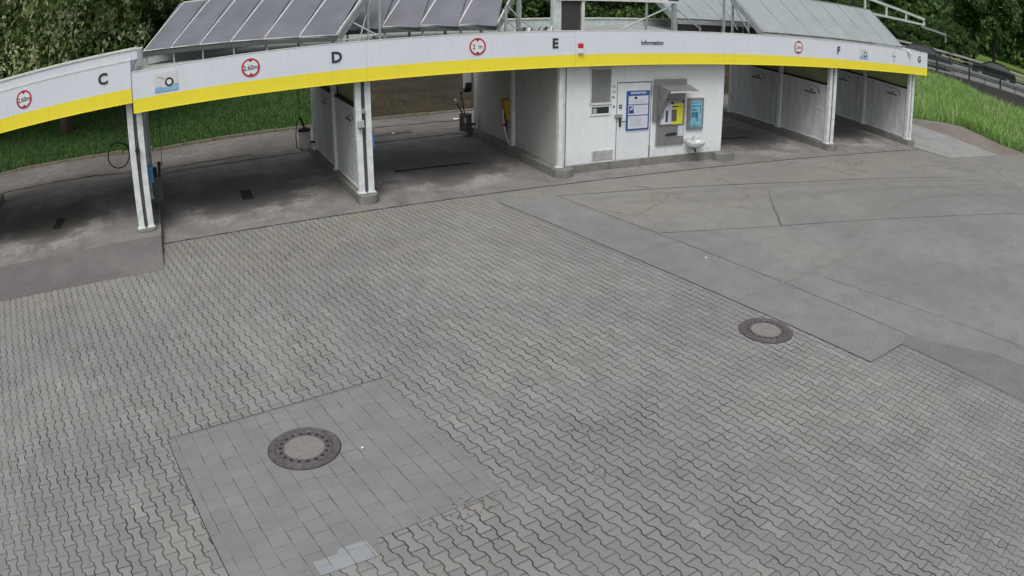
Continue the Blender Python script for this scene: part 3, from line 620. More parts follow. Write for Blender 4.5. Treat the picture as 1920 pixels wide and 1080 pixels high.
# information board on the door
B = thing('information_board', 'blue framed INFORMATION board with three white sheets on the door', 'notice board', (10.62, KV, .92))
bb = MB().box(10.29, 10.95, KV-.028, KV-.001, .915, 1.875).build('board', M['blue'], B, bevel=.006)
text('heading', 'INFORMATION', .068, (10.62, KV-.031, 1.82), M['white'], B, bold=.0015, sx=.95)
for z0, z1 in ((1.55, 1.75), (1.29, 1.525), (.955, 1.262)):
    p_ = MB().box(10.335, 10.905, KV-.033, KV-.0285, z0, z1).build('sheet', M['paper'], B)
    m = MB(); zz = z1-.035
    if z0 < 1.1:
        while zz > z0+.04: m.box(10.38, 10.38+rng.uniform(.3, .46), KV-.0345, KV-.033, zz, zz+.006); zz -= .026
    elif z0 < 1.4:
        m.box(10.56, 10.68, KV-.0345, KV-.033, 1.495, 1.505)
        for q in range(3): m.box(10.55+q*.07, 10.58+q*.07, KV-.0345, KV-.033, 1.43, 1.455)
        m.box(10.55, 10.82, KV-.0345, KV-.033, 1.35, 1.356).box(10.55, 10.8, KV-.0345, KV-.033, 1.375, 1.381)
        MB().box(10.35, 10.49, KV-.035, KV-.0335, 1.325, 1.50).build('blue_picture', M['navy'], p_)
        c_ = MB()
        for (x, z, r) in ((10.40, 1.43, .025), (10.43, 1.445, .03), (10.455, 1.46, .022)): c_.disc((x, z), 0, r, KV-.0355, 16, ax='y')
        c_.build('white_cloud', M['white'], p_); MB().box(10.80, 10.815, KV-.035, KV-.0335, 1.42, 1.47).build('red_mark', M['red'], p_)
    else:
        for q in range(4): m.box(10.40, 10.85-.04*q, KV-.0345, KV-.033, 1.58+q*.022, 1.584+q*.022)
        MB().prism([(10.54+.05*math.cos(t*math.pi/3), 1.705+.036*math.sin(t*math.pi/3)) for t in range(6)], KV-.035, KV-.0335, axis='y').build('dark_emblem', M['letter'], p_)
    m.build('grey_print', M['paperline'], p_)

# pay machine with hood
Pm = thing('pay_machine', 'steel pay machine with sloping hood and yellow keypad beside the door', 'pay machine', (11.6, KV, .49))
MB().box(11.18, 12.03, KV-.05, KV-.001, .48, 2.10).build('steel_cabinet', M['steel'], Pm, bevel=.008)
h = MB()
h.box(11.05, 12.05, KV-.06, KV-.051, 1.98, 2.14).box(11.05, 11.16, KV-.06, KV-.001, 1.10, 1.98)
hv0, hz = 14.72, 1.90
h.add([(11.17, KV-.06, 2.02), (12.05, KV-.06, 2.02), (12.12, hv0, hz), (11.24, hv0, hz), (11.17, KV-.06, 2.0), (12.05, KV-.06, 2.0), (12.12, hv0, hz-.03), (11.24, hv0, hz-.03)],
      [(0, 3, 2, 1), (4, 5, 6, 7), (3, 7, 6, 2), (0, 4, 7, 3), (1, 2, 6, 5)])
h.add([(11.165, KV-.06, 2.0), (11.165, hv0+.01, hz-.01), (11.165, 14.9, 1.62), (11.165, KV-.06, 1.12), (11.18, KV-.06, 2.0), (11.18, hv0+.01, hz-.01), (11.18, 14.9, 1.62), (11.18, KV-.06, 1.12)], [(0, 1, 2, 3), (7, 6, 5, 4), (0, 4, 5, 1), (1, 5, 6, 2), (2, 6, 7, 3)])
h.build('hood', M['steel'], Pm)
MB().beam((11.22, hv0-.004, hz-.012), (12.12, hv0-.004, hz-.012), .012, .03).build('hood_lip', M['dull_white'], Pm)
kp = MB().box(11.22, 11.99, KV-.09, KV-.051, 1.0, 1.62).build('keypad_unit', M['steel'], Pm, bevel=.006)
MB().prism([(11.25, 1.02), (11.60, 1.02), (11.60, 1.50), (11.50, 1.55), (11.36, 1.38)], KV-.097, KV-.0905, axis='y').build('white_faceplate', M['paper'], kp)
MB().box(11.602, 11.93, KV-.097, KV-.0905, 1.01, 1.53).build('yellow_faceplate', M['lime'], kp)
MB().box(11.40, 11.46, KV-.105, KV-.0975, 1.08, 1.36).box(11.31, 11.325, KV-.103, KV-.0975, 1.15, 1.25).prism([(11.60+.05*math.cos(i*math.pi/8), 1.545+.03*math.sin(i*math.pi/8)) for i in range(16)], KV-.105, KV-.0975, axis='y').each('slot', M['letter'], kp)
MB().box(11.58, 11.73, KV-.112, KV-.0975, 1.09, 1.38).build('card_reader', plain('brown_grey_reader', (.13, .12, .10), .4), kp, bevel=.004)
MB().box(11.625, 11.80, KV-.104, KV-.0975, 1.44, 1.47).box(11.60, 11.625, KV-.104, KV-.0975, 1.42, 1.47).build('dark_label', M['letter'], kp)
text('digit_mark', '2', .09, (11.86, KV-.100, 1.455), M['letter'], kp); text('digit_mark', '1', .08, (11.50, KV-.100, 1.46), M['letter'], kp)
MB().box(11.90, 11.97, KV-.105, KV-.0905, 1.545, 1.60).build('lock', M['black'], kp, bevel=.006)
MB().prism([(11.43, .72), (11.50, .77), (11.78, .79), (11.80, .76), (11.72, .725)], KV-.075, KV-.0505, axis='y').build('change_tray', M['black'], Pm)
MB().box(11.83, 12.01, KV-.056, KV-.0505, .69, .97).build('paper_notice', M['paper'], Pm)

Bm = thing('bubble_panel', 'grey framed blue display panel right of the pay machine', 'display panel', (12.38, KV, .82))
MB().box(12.13, 12.64, KV-.06, KV-.001, .82, 1.64).build('frame', M['steel'], Bm, bevel=.012)
MB().box(12.215, 12.575, KV-.066, KV-.0605, .90, 1.57).build('blue_picture', M['cyan'], Bm)
m = MB().box(12.24, 12.54, KV-.07, KV-.0665, 1.42, 1.45).box(12.51, 12.54, KV-.07, KV-.0665, 1.23, 1.42).box(12.24, 12.42, KV-.07, KV-.0665, 1.14, 1.28).box(12.40, 12.45, KV-.07, KV-.0665, 1.05, 1.28).box(12.24, 12.40, KV-.07, KV-.0665, 1.32, 1.36).box(12.25, 12.5, KV-.07, KV-.0665, 1.51, 1.525)
for i in range(5): m.box(12.26+i*.06, 12.29+i*.06, KV-.07, KV-.0665, .915, .95+.02*(i % 2))
m.build('dark_print', M['cyan_dark'], Bm)

# wash basin
Ws = thing('wash_basin', 'small white ceramic wash basin under the blue display panel', 'basin', (12.3, KV, .2))
m = MB(); c0 = (12.32, KV-.19); rings = [(.27, .20, .56), (.275, .205, .535), (.25, .18, .46), (.16, .12, .40), (.05, .05, .385)]
inner = [(.235, .165, .556), (.19, .13, .50), (.08, .06, .47)]
def ring(a, b, z, n=28): return [(c0[0]+a*math.cos(2*math.pi*i/n), max(-10, min(KV-.002, c0[1]+b*math.sin(2*math.pi*i/n)*(1 if math.sin(2*math.pi*i/n) < 0 else .95))), z) for i in range(n)]
seq = [ring(*r) for r in rings[::-1]] + [ring(*r) for r in inner]; vs = [p for r in seq for p in r]; n_ = 28
m.add(vs, [(i*n_+j, i*n_+(j+1) % n_, (i+1)*n_+(j+1) % n_, (i+1)*n_+j) for i in range(len(seq)-1) for j in range(n_)]+[tuple(range(n_-1, -1, -1)), tuple(range((len(seq)-1)*n_, len(seq)*n_))])
m.box(12.06, 12.58, KV-.03, KV-.001, .52, .60)
m.build('bowl', M['ceramic'], Ws, smooth=False)
MB().tube([(12.32, KV-.06, .58), (12.32, KV-.07, .66), (12.32, KV-.14, .67), (12.32, KV-.16, .63)], .012).build('tap', M['galv'], Ws)
MB().tube([(12.32, KV-.18, .39), (12.32, KV-.18, .31), (12.35, KV-.16, .28), (12.38, KV-.12, .29), (12.40, KV-.08, .33), (12.40, KV-.0, .33)], .022).build('drain_trap', M['black'], Ws, smooth=True)

# ------------------------------------------------------------------ signs on the fascia
SV = FV-.006
def letter_sign(ch, u, z, size=.30, label=''):
    o = text('letter_sign', ch, size, (u, SV, z), M['letter'], bold=.009, depth=.012); o['label'] = label; o['category'] = 'letter sign'; o['group'] = 'bay letters on the fascia'
letter_sign('C', -1.258, 3.33, label='dark letter C on the fascia, between the height sign and the step')
letter_sign('D', 3.424, 3.078, label='dark letter D on the fascia above the divider')
letter_sign('E', 8.18, 3.078, label='dark letter E on the fascia, left of the red lamp box')
letter_sign('F', 17.63, 3.082, label='dark letter F on the fascia')
letter_sign('G', 22.4, 3.086, label='dark letter G near the right end of the fascia')
o = text('lettering_sign', 'Information', .155, (10.75, SV, 3.072), M['letter'], bold=.001, depth=.01, sx=.88); o['label'] = 'dark word Information on the fascia above the kiosk'; o['category'] = 'lettering sign'
def height_sign(u, z, txt, label, ring_=True, r=.185):
    t = thing('height_limit_sign', label, 'traffic sign', (u, SV, z-r), 'height limit signs on the fascia')
    if ring_:
        MB().prism([(u+r*math.cos(i*math.pi/24), z+r*math.sin(i*math.pi/24)) for i in range(48)], SV-.004, SV-.001, axis='y').build('disc', M['white'], t)
        m = MB(); m.disc((u, z), r*.80, r*.99, SV-.006, 48, ax='y'); m.f = [f[::-1] for f in m.f]; m.build('red_ring', M['red'], t)
    m = MB()
    for s in (1, -1): m.prism([(u-.04, z+s*.145), (u+.04, z+s*.145), (u, z+s*.105)], SV-.008, SV-.005, axis='y')
    m.each('arrowhead', M['letter'], t)
    if ring_: text('number', txt, .135, (u, SV-.007, z-.005), M['letter'], t, depth=.003, bold=.001, sx=.9)
    else: text('number', txt, .15, (u, SV-.003, z), M['letter'], t, depth=.003, sx=.9)
height_sign(-3.04, 3.315, '2,60m', 'red ringed 2,60m height sign on the leftmost fascia of bay C')
height_sign(1.722, 3.08, '2,60m', 'red ringed 2,60m height sign between the tyre picture and letter D')
height_sign(6.374, 3.088, '2  m', 'red ringed 2 m height sign between letters D and E')
height_sign(15.803, 3.09, '2,6m', 'red ringed 2,6m height sign left of letter F')
height_sign(20.70, 3.09, '2 m', 'faded 2 m height sign without a ring, left of letter G', False)
def tyre_sign(u, z, label, w=.23, h=.18):
    t = thing('tyre_sign', label, 'picture sign', (u, SV, z-h), 'tyre pictures on the fascia')
    MB().box(u-w, u+w, SV-.003, SV-.0005, z-h, z+h).build('cream_board', M['cream'], t)
    n = 10; top = [(u-w-.01+(2*w+.02)*i/n, z-h+.075+.02*math.sin(i*.9)+.035*i/n) for i in range(n+1)]
    MB().prism([(u+w+.01, z-h), (u-w-.01, z-h)]+top, SV-.007, SV-.0035, axis='y').build('blue_wave', plain('pale_blue_wave', (.25, .48, .68), .5), t)
    m = MB(); m.disc((u+.06, z-.01), .052, .088, SV-.009, 40, ax='y'); m.f = [f[::-1] for f in m.f]; m.build('tyre_ring', M['letter'], t)
    m = MB(); m.disc((u+.06, z-.01), 0, .05, SV-.0085, 40, ax='y'); m.build('wheel_disc', M['white'], t)
    MB().prism([(u-.16, z+.11), (u-.155, z+.125), (u-.07, z+.085), (u-.03, z+.05)], SV-.006, SV-.0035, axis='y').build('brown_streak', plain('brown_ink', (.22, .17, .12), .5), t)
tyre_sign(.04, 3.055, 'tyre picture with blue wave at the left end of the long fascia')
tyre_sign(18.95, 3.06, 'faded tyre picture with blue wave, right of letter F', .21, .16)
t = thing('alarm_lamp', 'small red lamp on a white box, right of letter E', 'alarm lamp', (8.8, SV, 2.85))
MB().box(8.735, 8.865, SV-.06, SV, 2.855, 2.965).build('white_box', M['white'], t, bevel=.006)
MB().box(8.742, 8.858, SV-.055, SV, 2.967, 3.078).build('red_lens', M['red'], t, bevel=.012)
t = thing('fascia_camera', 'small white camera on the fascia top above letter G', 'camera', (21.9, 14.9, 3.2))
MB().beam((21.05, 14.93, 3.40), (21.50, 14.93, 3.39), .03, .03).beam((21.46, 14.9, 3.40), (21.58, 14.84, 3.36), .03, .03).build('bracket', M['dull_white'], t)
MB().beam((21.54, 14.87, 3.37), (21.70, 14.78, 3.26), .08, .08).build('housing', M['white'], t, bevel=.01)
MB().beam((21.70, 14.78, 3.26), (21.72, 14.77, 3.245), .05, .05).build('lens', M['black'], t)

# ------------------------------------------------------------------ solar arrays
def solar(label, p0, wdir, wmod, nmod, updir, up, mat, beamh=.16, group='tilted solar arrays on the roof', supports=True):
    p0 = Vector(p0); w = Vector(wdir).normalized(); d = Vector(updir).normalized(); nrm = w.cross(d).normalized()
    if nrm.y > 0 and nrm.z < 0: nrm = -nrm
    if nrm.z < 0: nrm = -nrm
    t = thing('solar_array', label, 'solar array', tuple(p0), group)
    for i in range(nmod):
        a_ = w*wmod*i+w*.003; b_ = w*wmod*(i+1)-w*.003
        # module mesh in its own frame: x along width, y up the slope
        L = (b_-a_).length; me = bpy.data.meshes.new('module')
        me.from_pydata([(0, .02, 0), (L, .02, 0), (L, up-.02, 0), (0, up-.02, 0), (0, .02, -.03), (L, .02, -.03), (L, up-.02, -.03), (0, up-.02, -.03)], [], [(0, 1, 2, 3), (7, 6, 5, 4), (0, 4, 5, 1), (1, 5, 6, 2), (2, 6, 7, 3), (3, 7, 4, 0)])
        me.materials.append(mat); ob = bpy.data.objects.new('solar_module', me); sc.collection.objects.link(ob); ob.parent = t
        mx = Matrix(((w.x, d.x, nrm.x, 0), (w.y, d.y, nrm.y, 0), (w.z, d.z, nrm.z, 0), (0, 0, 0, 1))); ob.matrix_local = Matrix.Translation(a_) @ mx
    m = MB()
    for i in range(nmod+1):
        a_ = p0+w*wmod*i+nrm*.008; m.beam(a_, a_+d*up, .03, .02)
    m.beam(p0+nrm*.006, p0+w*wmod*nmod+nrm*.006, .03, .02); m.beam(p0+d*up+nrm*.006, p0+w*wmod*nmod+d*up+nrm*.006, .05, .045)
    m.each('clamp_rail', M['dull_white'] if mat is M['solar'] else M['galv'], t)
    m = MB(); q = Vector((0, 0, -.035-beamh/2)); m.beam(p0+q+w*(-.02), p0+w*wmod*nmod+q, .05, beamh); m.build('front_beam', M['dark_steel'] if mat is M['solar'] else M['galv'], t)
    m = MB()
    for i in (0, nmod):
        a_ = p0+w*(wmod*i+(.02 if i else -.02))-nrm*.09; m.beam(a_, a_+d*up, .05, .16)
    m.each('side_rafter', M['galv'], t)
    m = MB(); 
    for i in range(nmod+1):
        a_ = p0+w*(wmod*i+.02)+d*.08; m.beam((a_.x, a_.y, 3.11), (a_.x, a_.y, a_.z-.1), .04, .04)
        a_ = p0+w*(wmod*i)+d*(up*.85); m.beam((a_.x, a_.y, 3.11), (a_.x, a_.y, a_.z-.12), .05, .05)
    m.each('support_leg', M['galv'], t)
    return t
dA = (.60, .566, .565)
solar('leftmost grey-violet solar array of six modules behind letter D', (-.467, 18.309, 3.49), (3.996, -2.985, 0), .832, 6, dA, 1.75, M['solar'], .09)
solar('grey-violet solar array behind the 2 m sign', (4.05, 16.72, 3.50), (2.98, -1.32, 0), .82, 4, dA, 1.75, M['solar'], .10)
solar('pale solar array of seven modules at the right end', (14.50, 14.97, 3.44), (1, 0, 0), .981, 7, (.049, .847, .529), 1.93, M['solar_sky_tint'], .08)
solar('pale solar array set back behind the roof sign post', (13.35, 17.3, 3.505), (1, 0, 0), .845, 5, (-.03, .86, .51), 1.93, M['solar_sky_tint'], .12)
# dark wall strip under the set-back array, roof timbers
MB().box(13.3, 22.9, 17.42, 17.46, 3.08, 3.36).build('roof_upstand', M['shade_panel'], label='dark upstand strip on the roof below the set-back array', category='roof upstand')
t = thing('roof_walkway', 'loose timber boards lying on the roof beside the dark shaft', 'boards', (10.2, 16.5, 3.13))
for (a_, b_, w_) in (((9.3, 16.2, 3.15), (11.4, 15.3, 3.20), .12), ((9.9, 16.9, 3.2), (12.1, 15.4, 3.26), .10), ((9.2, 15.8, 3.15), (10.4, 15.3, 3.18), .12)):
    MB().beam(a_, b_, w_, .03).build('board', M['dull_white'], t)
# steel frames on the roof
def frame(label, poles, braces, loc, mat=M['galv']):
    t = thing('roof_mast_frame', label, 'steel frame', loc, 'steel frames on the roof')
    for (u, v, z1, w_) in poles: MB().box(u-w_/2, u+w_/2, v-w_/2, v+w_/2, 3.12, z1).build('pole', mat, t)
    for a_, b_, w_ in braces: MB().tube([a_, b_], w_, 6).build('brace', mat, t)
    return t
frame('thin steel mast with braces in front of the two left solar arrays', [(4.46, 15.4, 6.2, .045)], [((3.75, 15.9, 3.85), (4.4, 15.45, 3.42), .016), ((3.75, 15.45, 3.36), (4.45, 15.42, 3.42), .016), ((4.1, 15.8, 3.2), (4.7, 16.6, 4.4), .016)], (4.46, 15.4, 3.12))
frame('steel mast with diagonal brace at the right end of the second array', [(7.60, 15.4, 6.2, .045), (7.25, 15.38, 3.90, .05)], [((7.30, 15.45, 3.92), (7.58, 15.42, 3.64), .02), ((7.20, 15.5, 3.66), (7.45, 15.35, 3.42), .02), ((7.65, 15.4, 3.55), (8.0, 15.25, 3.30), .015)], (7.6, 15.4, 3.12))
t = frame('roof sign frame with white posts above the kiosk', [(11.77, 15.4, 6.4, .10), (10.93, 15.4, 4.03, .04)], [((10.2, 15.4, 3.33), (11.74, 15.4, 3.97), .02), ((11.8, 15.5, 3.95), (12.6, 15.35, 3.38), .016)], (11.3, 15.4, 3.12))
MB().box(8.46, 11.86, 15.34, 15.46, 4.02, 5.6).build('sign_box', M['dull_white'], t)
MB().box(11.55, 11.865, 15.33, 15.34, 4.09, 5.5).build('blue_end_panel', M['navy'], t)
frame('steel mast and braces between the two right arrays', [(13.42, 15.4, 6.2, .05)], [((13.62, 15.4, 4.25), (14.30, 15.35, 3.36), .022), ((14.32, 15.4, 3.36), (14.32, 15.4, 3.76), .02), ((13.55, 15.9, 4.3), (14.1, 15.6, 3.4), .014)], (13.42, 15.4, 3.12))
m = thing('roof_shaft', 'dark shaft between pale columns on the roof above letter E', 'shaft', (8.8, 15.5, 3.12))
MB().box(8.60, 9.13, 15.42, 15.47, 3.12, 6.0).build('dark_panel', M['shade_panel'], m)
MB().box(8.40, 8.47, 15.38, 15.5, 3.12, 6.0).box(8.4705, 8.598, 15.36, 15.48, 3.12, 6.0).build('pale_column', M['parapet'], m)
MB().box(9.132, 9.20, 15.36, 15.48, 3.12, 6.0).build('white_column', M['dull_white'], m)
t = thing('pipework', 'cables and pipes lying on the roof left of the dark shaft', 'pipes', (7.8, 15.6, 3.15))
for i in range(7):
    u = 7.35+.18*i; MB().tube([(u, 15.25, 3.2), (u+.1, 15.35, 3.36+.03*(i % 3)), (u+.3, 15.6, 3.38), (u+.45, 16.0, 3.25)], .022, 6).build('pipe', [M['galv'], M['dark_steel'], M['dull_white']][i % 3], t)

# ------------------------------------------------------------------ fittings in the bays
t = thing('brush_holder', 'grey brush bucket with two brushes at the rear of the kiosk side wall', 'brush holder', (8.2, 19.95, .17))
m = MB(); n = 20
m.tube([(8.15, 19.9, .17), (8.15, 19.9, .62)], .17, n); m.tube([(8.15, 19.9, .60), (8.15, 19.9, .64)], .18, n); m.build('bucket', M['bucket'], t)
MB().box(8.30, 8.52, 19.86, 19.94, .3, .36).build('wall_bracket', M['dark_steel'], t)
MB().box(8.03, 8.10, 19.715, 19.73, .42, .58).build('label_plate', M['dull_white'], t)
for (x1, y1, z1) in ((7.86, 19.9, 1.03), (8.10, 20.1, 1.22)):
    b_ = MB().tube([(8.15, 19.9, .5), (x1, y1, z1)], .018, 8).build('brush_handle', M['black'], t)
    MB().tube([(x1+.03, y1, z1-.04), (x1-.01, y1, z1+.05)], .045, 10).build('brush_tip', M['dull_white'] if x1 < 8 else M['dark_steel'], b_)
t = thing('paper_dispenser', 'white rounded dispenser hanging on the rear post of the kiosk side', 'dispenser', (8.38, 20.2, 1.3))
MB().prism([(20.12, 1.9), (20.34, 1.9), (20.34, 1.36), (20.28, 1.30), (20.2, 1.32), (20.12, 1.5)], 8.26, 8.43, axis='x').build('casing', M['white'], t, bevel=.01)
MB().prism([(20.12, 1.48), (20.2, 1.30), (20.28, 1.28), (20.3, 1.24), (20.2, 1.2), (20.1, 1.35)], 8.25, 8.44, axis='x').build('outlet', M['black'], t)
t = thing('lance_holder', 'yellow box with hanging wash lance on the kiosk side wall', 'lance holder', (8.42, 17.75, .5))
MB().box(8.30, 8.495, 17.68, 17.92, 1.10, 1.38).build('yellow_box', M['orange'], t, bevel=.01)
MB().box(8.35, 8.495, 17.70, 17.84, .85, 1.10).build('holster', M['orange'], t, bevel=.008)
MB().tube([(8.30, 17.78, 1.12), (8.31, 17.78, .85), (8.33, 17.72, .55), (8.40, 17.66, .24)], .02, 8).build('lance', M['dull_white'], t)
MB().tube([(8.33, 17.72, 1.02), (8.34, 17.70, .74)], .026, 8).tube([(8.30, 17.8, .72), (8.36, 17.68, .70)], .03, 8).build('lance_grip', plain('dark_red_grip', (.18, .02, .03), .5), t)
MB().tube([(8.44, 17.84, .9), (8.46, 17.90, .55), (8.44, 17.86, .25)], .014, 8).build('hose', M['black'], t)
t = thing('hose_station', 'pale bucket with black lance and hose loop at rear of the D-E divider', 'hose holder', (3.55, 19.3, .2))
m = MB(); m.tube([(3.52, 19.3, .30), (3.52, 19.3, .36), (3.52, 19.3, .80)], [.10, .145, .15], 18); m.build('bucket', M['cream'], t, smooth=True)
m = MB(); m.tube([(3.52, 19.3, .79), (3.52, 19.3, .84)], .165, 18); m.box(3.52, 3.77, 19.27, 19.33, .45, .50).build('rim', M['black'], t)
MB().tube([(3.55, 19.3, .78), (3.46, 19.35, 1.08), (3.43, 19.38, 1.15)], .028, 8).build('lance', M['black'], t)
pts = [(3.43, 19.38, 1.14), (3.33, 19.3, 1.0), (3.27, 19.2, .7), (3.28, 19.2, .42), (3.42, 19.2, .30), (3.60, 19.25, .30)]
MB().tube(pts, .012, 6).tube([(3.43, 19.38, 1.12), (3.38, 19.2, 1.9), (3.38, 19.1, 2.58)], .008, 6).build('hose', M['black'], t)
t = thing('blue_dispenser', 'blue box on the bay E side of the D-E divider post', 'dispenser', (4.2, 15.5, 1.05))
MB().box(4.165, 4.25, 15.32, 15.52, 1.06, 1.42).build('box', M['bluebox'], t, bevel=.01)
t = thing('coin_box', 'small grey coin box on the front post between bays D and E', 'coin box', (3.90, 15.05, 1.58))
MB().prism([(15.084, 1.58), (15.0, 1.58), (15.03, 1.72), (15.084, 1.74)], 3.84, 3.97, axis='x').build('housing', M['galv'], t, bevel=.005)
MB().box(3.85, 3.96, 14.985, 15.0, 1.575, 1.60).build('lip', M['dark_steel'], t)
t = thing('post_fitting', 'small dark hook between the two front posts of the D-E divider', 'hook', (3.98, 15.1, 1.8))
MB().box(3.945, 4.015, 15.06, 15.11, 1.86, 1.96).build('plate', M['galv'], t, bevel=.005); MB().tube([(3.98, 15.05, 1.88), (3.98, 15.03, 1.80), (3.985, 15.06, 1.74)], .014, 6).build('hook', M['black'], t)
t = thing('post_valve', 'round dark valve between the tall white C-D posts', 'valve', (-.66, 15.08, 1.7))
MB().tube([(-.66, 15.10, 1.79), (-.66, 15.0, 1.79)], .05, 12).build('valve_body', M['black'], t); MB().tube([(-.66, 15.08, 1.75), (-.65, 15.05, 1.55), (-.65, 15.08, 1.42)], .014, 6).tube([(-.66, 15.07, 2.02), (-.66, 15.05, 1.86)], .016, 6).build('cable', M['dark_steel'], t)
t = thing('blue_box', 'blue box on the C-D divider, behind its right white post', 'dispenser', (-.48, 15.55, .95))
MB().box(-.50, -.40, 15.50, 15.72, .98, 1.32).build('box', M['bluebox'], t, bevel=.01)
t = thing('brush_rack', 'two dark brushes in a narrow holder beside the C-D divider', 'brush holder', (-.30, 16.2, .2))
MB().box(-.44, -.24, 16.1, 16.3, .37, .95).build('holder', M['bucket'], t, bevel=.02)
MB().tube([(-.36, 16.15, .9), (-.38, 16.1, 1.15)], [.03, .055], 10).build('brush_head', M['black'], t); MB().tube([(-.28, 16.25, .9), (-.26, 16.3, 1.22)], [.02, .045], 10).build('brush_head', M['black'], t)
t = thing('boom_hose', 'black hose loop hanging from a boom in bay C', 'hose', (-1.3, 19.8, .4))
pts = [(-1.40+.30*math.cos(2*math.pi*i/20), 19.8+.03*math.sin(i), .82+.34*math.sin(2*math.pi*i/20)) for i in range(21)]
MB().tube(pts, .016, 6).build('hose_loop', M['black'], t); MB().tube([(-1.32, 19.8, 1.14), (-1.02, 19.75, .96), (-.85, 19.7, .80)], .022, 6).build('lance', M['black'], t)
MB().tube([(-1.27, 19.8, 2.75), (-1.20, 19.8, 1.9), (-1.15, 19.8, 1.05)], .010, 6).build('supply_hose', M['dark_steel'], t)
t = thing('hanging_cable', 'thin cable hanging down at the left of bay D', 'cable', (-.15, 19, .4))
MB().tube([(-.18, 19.0, 2.56), (-.20, 19.0, 1.5), (-.23, 19.0, .5)], .009, 6).build('cable', M['dark_steel'], t)
# drains
def drain(name, poly, label):
    cx = sum(p[0] for p in poly)/4; cy = sum(p[1] for p in poly)/4; z = .010 if cx > -.4 else .172
    m = MB(); m.prism(poly, z-.02, z+.004); m.build(name, M['crackdark'], label=label, category='floor drain', group='floor drains in the wash bays')
drain('floor_drain', [(-3.0, 16.45), (-2.78, 16.35), (-2.72, 17.1), (-2.95, 17.25)], 'small dark square drain in the floor of bay C')
drain('floor_drain', [(1.53, 16.58), (1.77, 16.52), (1.80, 17.30), (1.54, 17.42)], 'small dark square drain in the floor of bay D')
drain('floor_drain', [(5.22, 17.06), (7.06, 16.97), (7.08, 17.10), (5.20, 17.19)], 'long narrow channel drain in the floor of bay E')
drain('floor_drain', [(14.2, 17.0), (15.95, 16.92), (15.97, 17.05), (14.2, 17.12)], 'long narrow channel drain in the floor of bay F')

# ------------------------------------------------------------------ manholes
def manhole(c, label):
    t = thing('manhole_cover', label, 'manhole cover', (c[0], c[1], 0), 'round manhole covers in the paving')
    prof = [(.392, .0), (.39, .012), (.375, .014), (.352, .009), (.345, .013), (.318, .013), (.312, .006), (.305, .013), (.222, .013), (.219, .010)]
    m = MB(); n = 72; vs = [(c[0]+r*math.cos(2*math.pi*i/n), c[1]+r*math.sin(2*math.pi*i/n), z+.004) for r, z in prof for i in range(n)]
    m.add(vs, [(a*n+i, a*n+(i+1) % n, (a+1)*n+(i+1) % n, (a+1)*n+i) for a in range(len(prof)-1) for i in range(n)]); m.build('iron_ring', M['iron'], t)
    m = MB(); m.disc(c, 0, .22, .0155); m.build('concrete_infill', M['cover_fill'], t)
    m = MB()
    for i in range(18): a_ = 2*math.pi*i/18+.1; m.disc((c[0]+.262*math.cos(a_), c[1]+.262*math.sin(a_)), 0, .0205, .0182, 12)
    m.build('vent_holes', M['black'], t)
    m = MB(); m.disc(c, .39, .402, .0062 if c[0] < 3 else .003); m.build('edge_gap', M['crackdark'], t)
manhole((.92, 6.92), 'manhole cover in the square block patch, nearest the camera'); manhole((7.33, 6.99), 'manhole cover beside the asphalt edge')

# small litter
def scrap(u, v, label, s=.05, z=.012):
    m = MB(); m.add([(u-s, v-s*.6, z), (u+s, v-s*.4, z+.012), (u+s*.8, v+s*.5, z+.004), (u-s*.7, v+s*.6, z+.015)], [(0, 1, 2), (0, 2, 3)])
    m.build('paper_scrap', M['white'], label=label, category='litter', group='small white litter on the ground')
scrap(1.51, 6.69, 'small white scrap on the block patch, right of the manhole', .018)
scrap(6.46, 21.2, 'small white scrap by a dark stain in the lane behind bay E', .06, .02)
scrap(8.84, 22.28, 'white scrap in the lane left of the brush bucket', .14, .02)
scrap(8.3, 9.6, 'white scrap on the asphalt near the long diagonal seam', .025)
m = MB()
for (u, v, s) in ((3.76, 5.98, .10), (2.21, 5.38, .12), (1.41, 10.19, .09), (-.21, 10.22, .09), (3.55, 5.3, .12), (7.4, 6.0, .2), (9.0, 4.6, .16), (2.0, 5.15, .14)):
    for i in range(26):
        x = u+rng.gauss(0, s); y = v+rng.gauss(0, s); r = rng.uniform(.008, .02); a_ = rng.uniform(0, 6.3)
        m.add([(x+r*math.cos(a_+q), y+r*.6*math.sin(a_+q), .012+rng.uniform(0, .01)) for q in (0, 2, 4)], [(0, 1, 2)])
m.build('dry_leaf_litter', plain('brown_leaf_bits', (.12, .07, .05), .9, var=.4), kind='stuff')

# ------------------------------------------------------------------ grass bank on the right
inner = [(24.6, 20.3), (26.9, 19.4), (28.3, 18.7), (29.8, 18.2), (30.7, 17.4), (30.4, 16.2), (29.9, 14.6), (30.3, 13.0), (32.5, 11.0), (36, 8.0), (42, 4), (52, -4)]
ridge = [(38.0, 34.0), (41.5, 30.5), (42.7, 28.6), (43.1, 26.9), (42.4, 25.0), (41.0, 23.2), (39.8, 21.6), (39.3, 19.6), (39.6, 17.8), (42, 13.5), (48, 8), (58, 0)]
def bank(i, t):
    a, b = inner[i], ridge[i]; x = a[0]+(b[0]-a[0])*t; y = a[1]+(b[1]-a[1])*t
    z = .52*sm(t*1.05) if t <= 1 else .52-(t-1)*11
    return x, y, z
def bank_f(s, t):
    i = min(int(s), len(inner)-2); f = s-i; p, q = bank(i, t), bank(i+1, t); return tuple(p[k]+(q[k]-p[k])*f for k in range(3))
m = MB(); ns = 44; T = [0, .12, .3, .5, .7, .85, 1, 1.08, 1.22]; vs = []
for i in range(ns+1):
    for t in T:
        x, y, z = bank_f(i*(len(inner)-1)/ns-1e-6 if i else 0, t); vs.append((x, y, z+.02+.10*math.sin(x*1.7)*math.sin(y*1.3)*min(1, t*3)*(t < 1.1)))
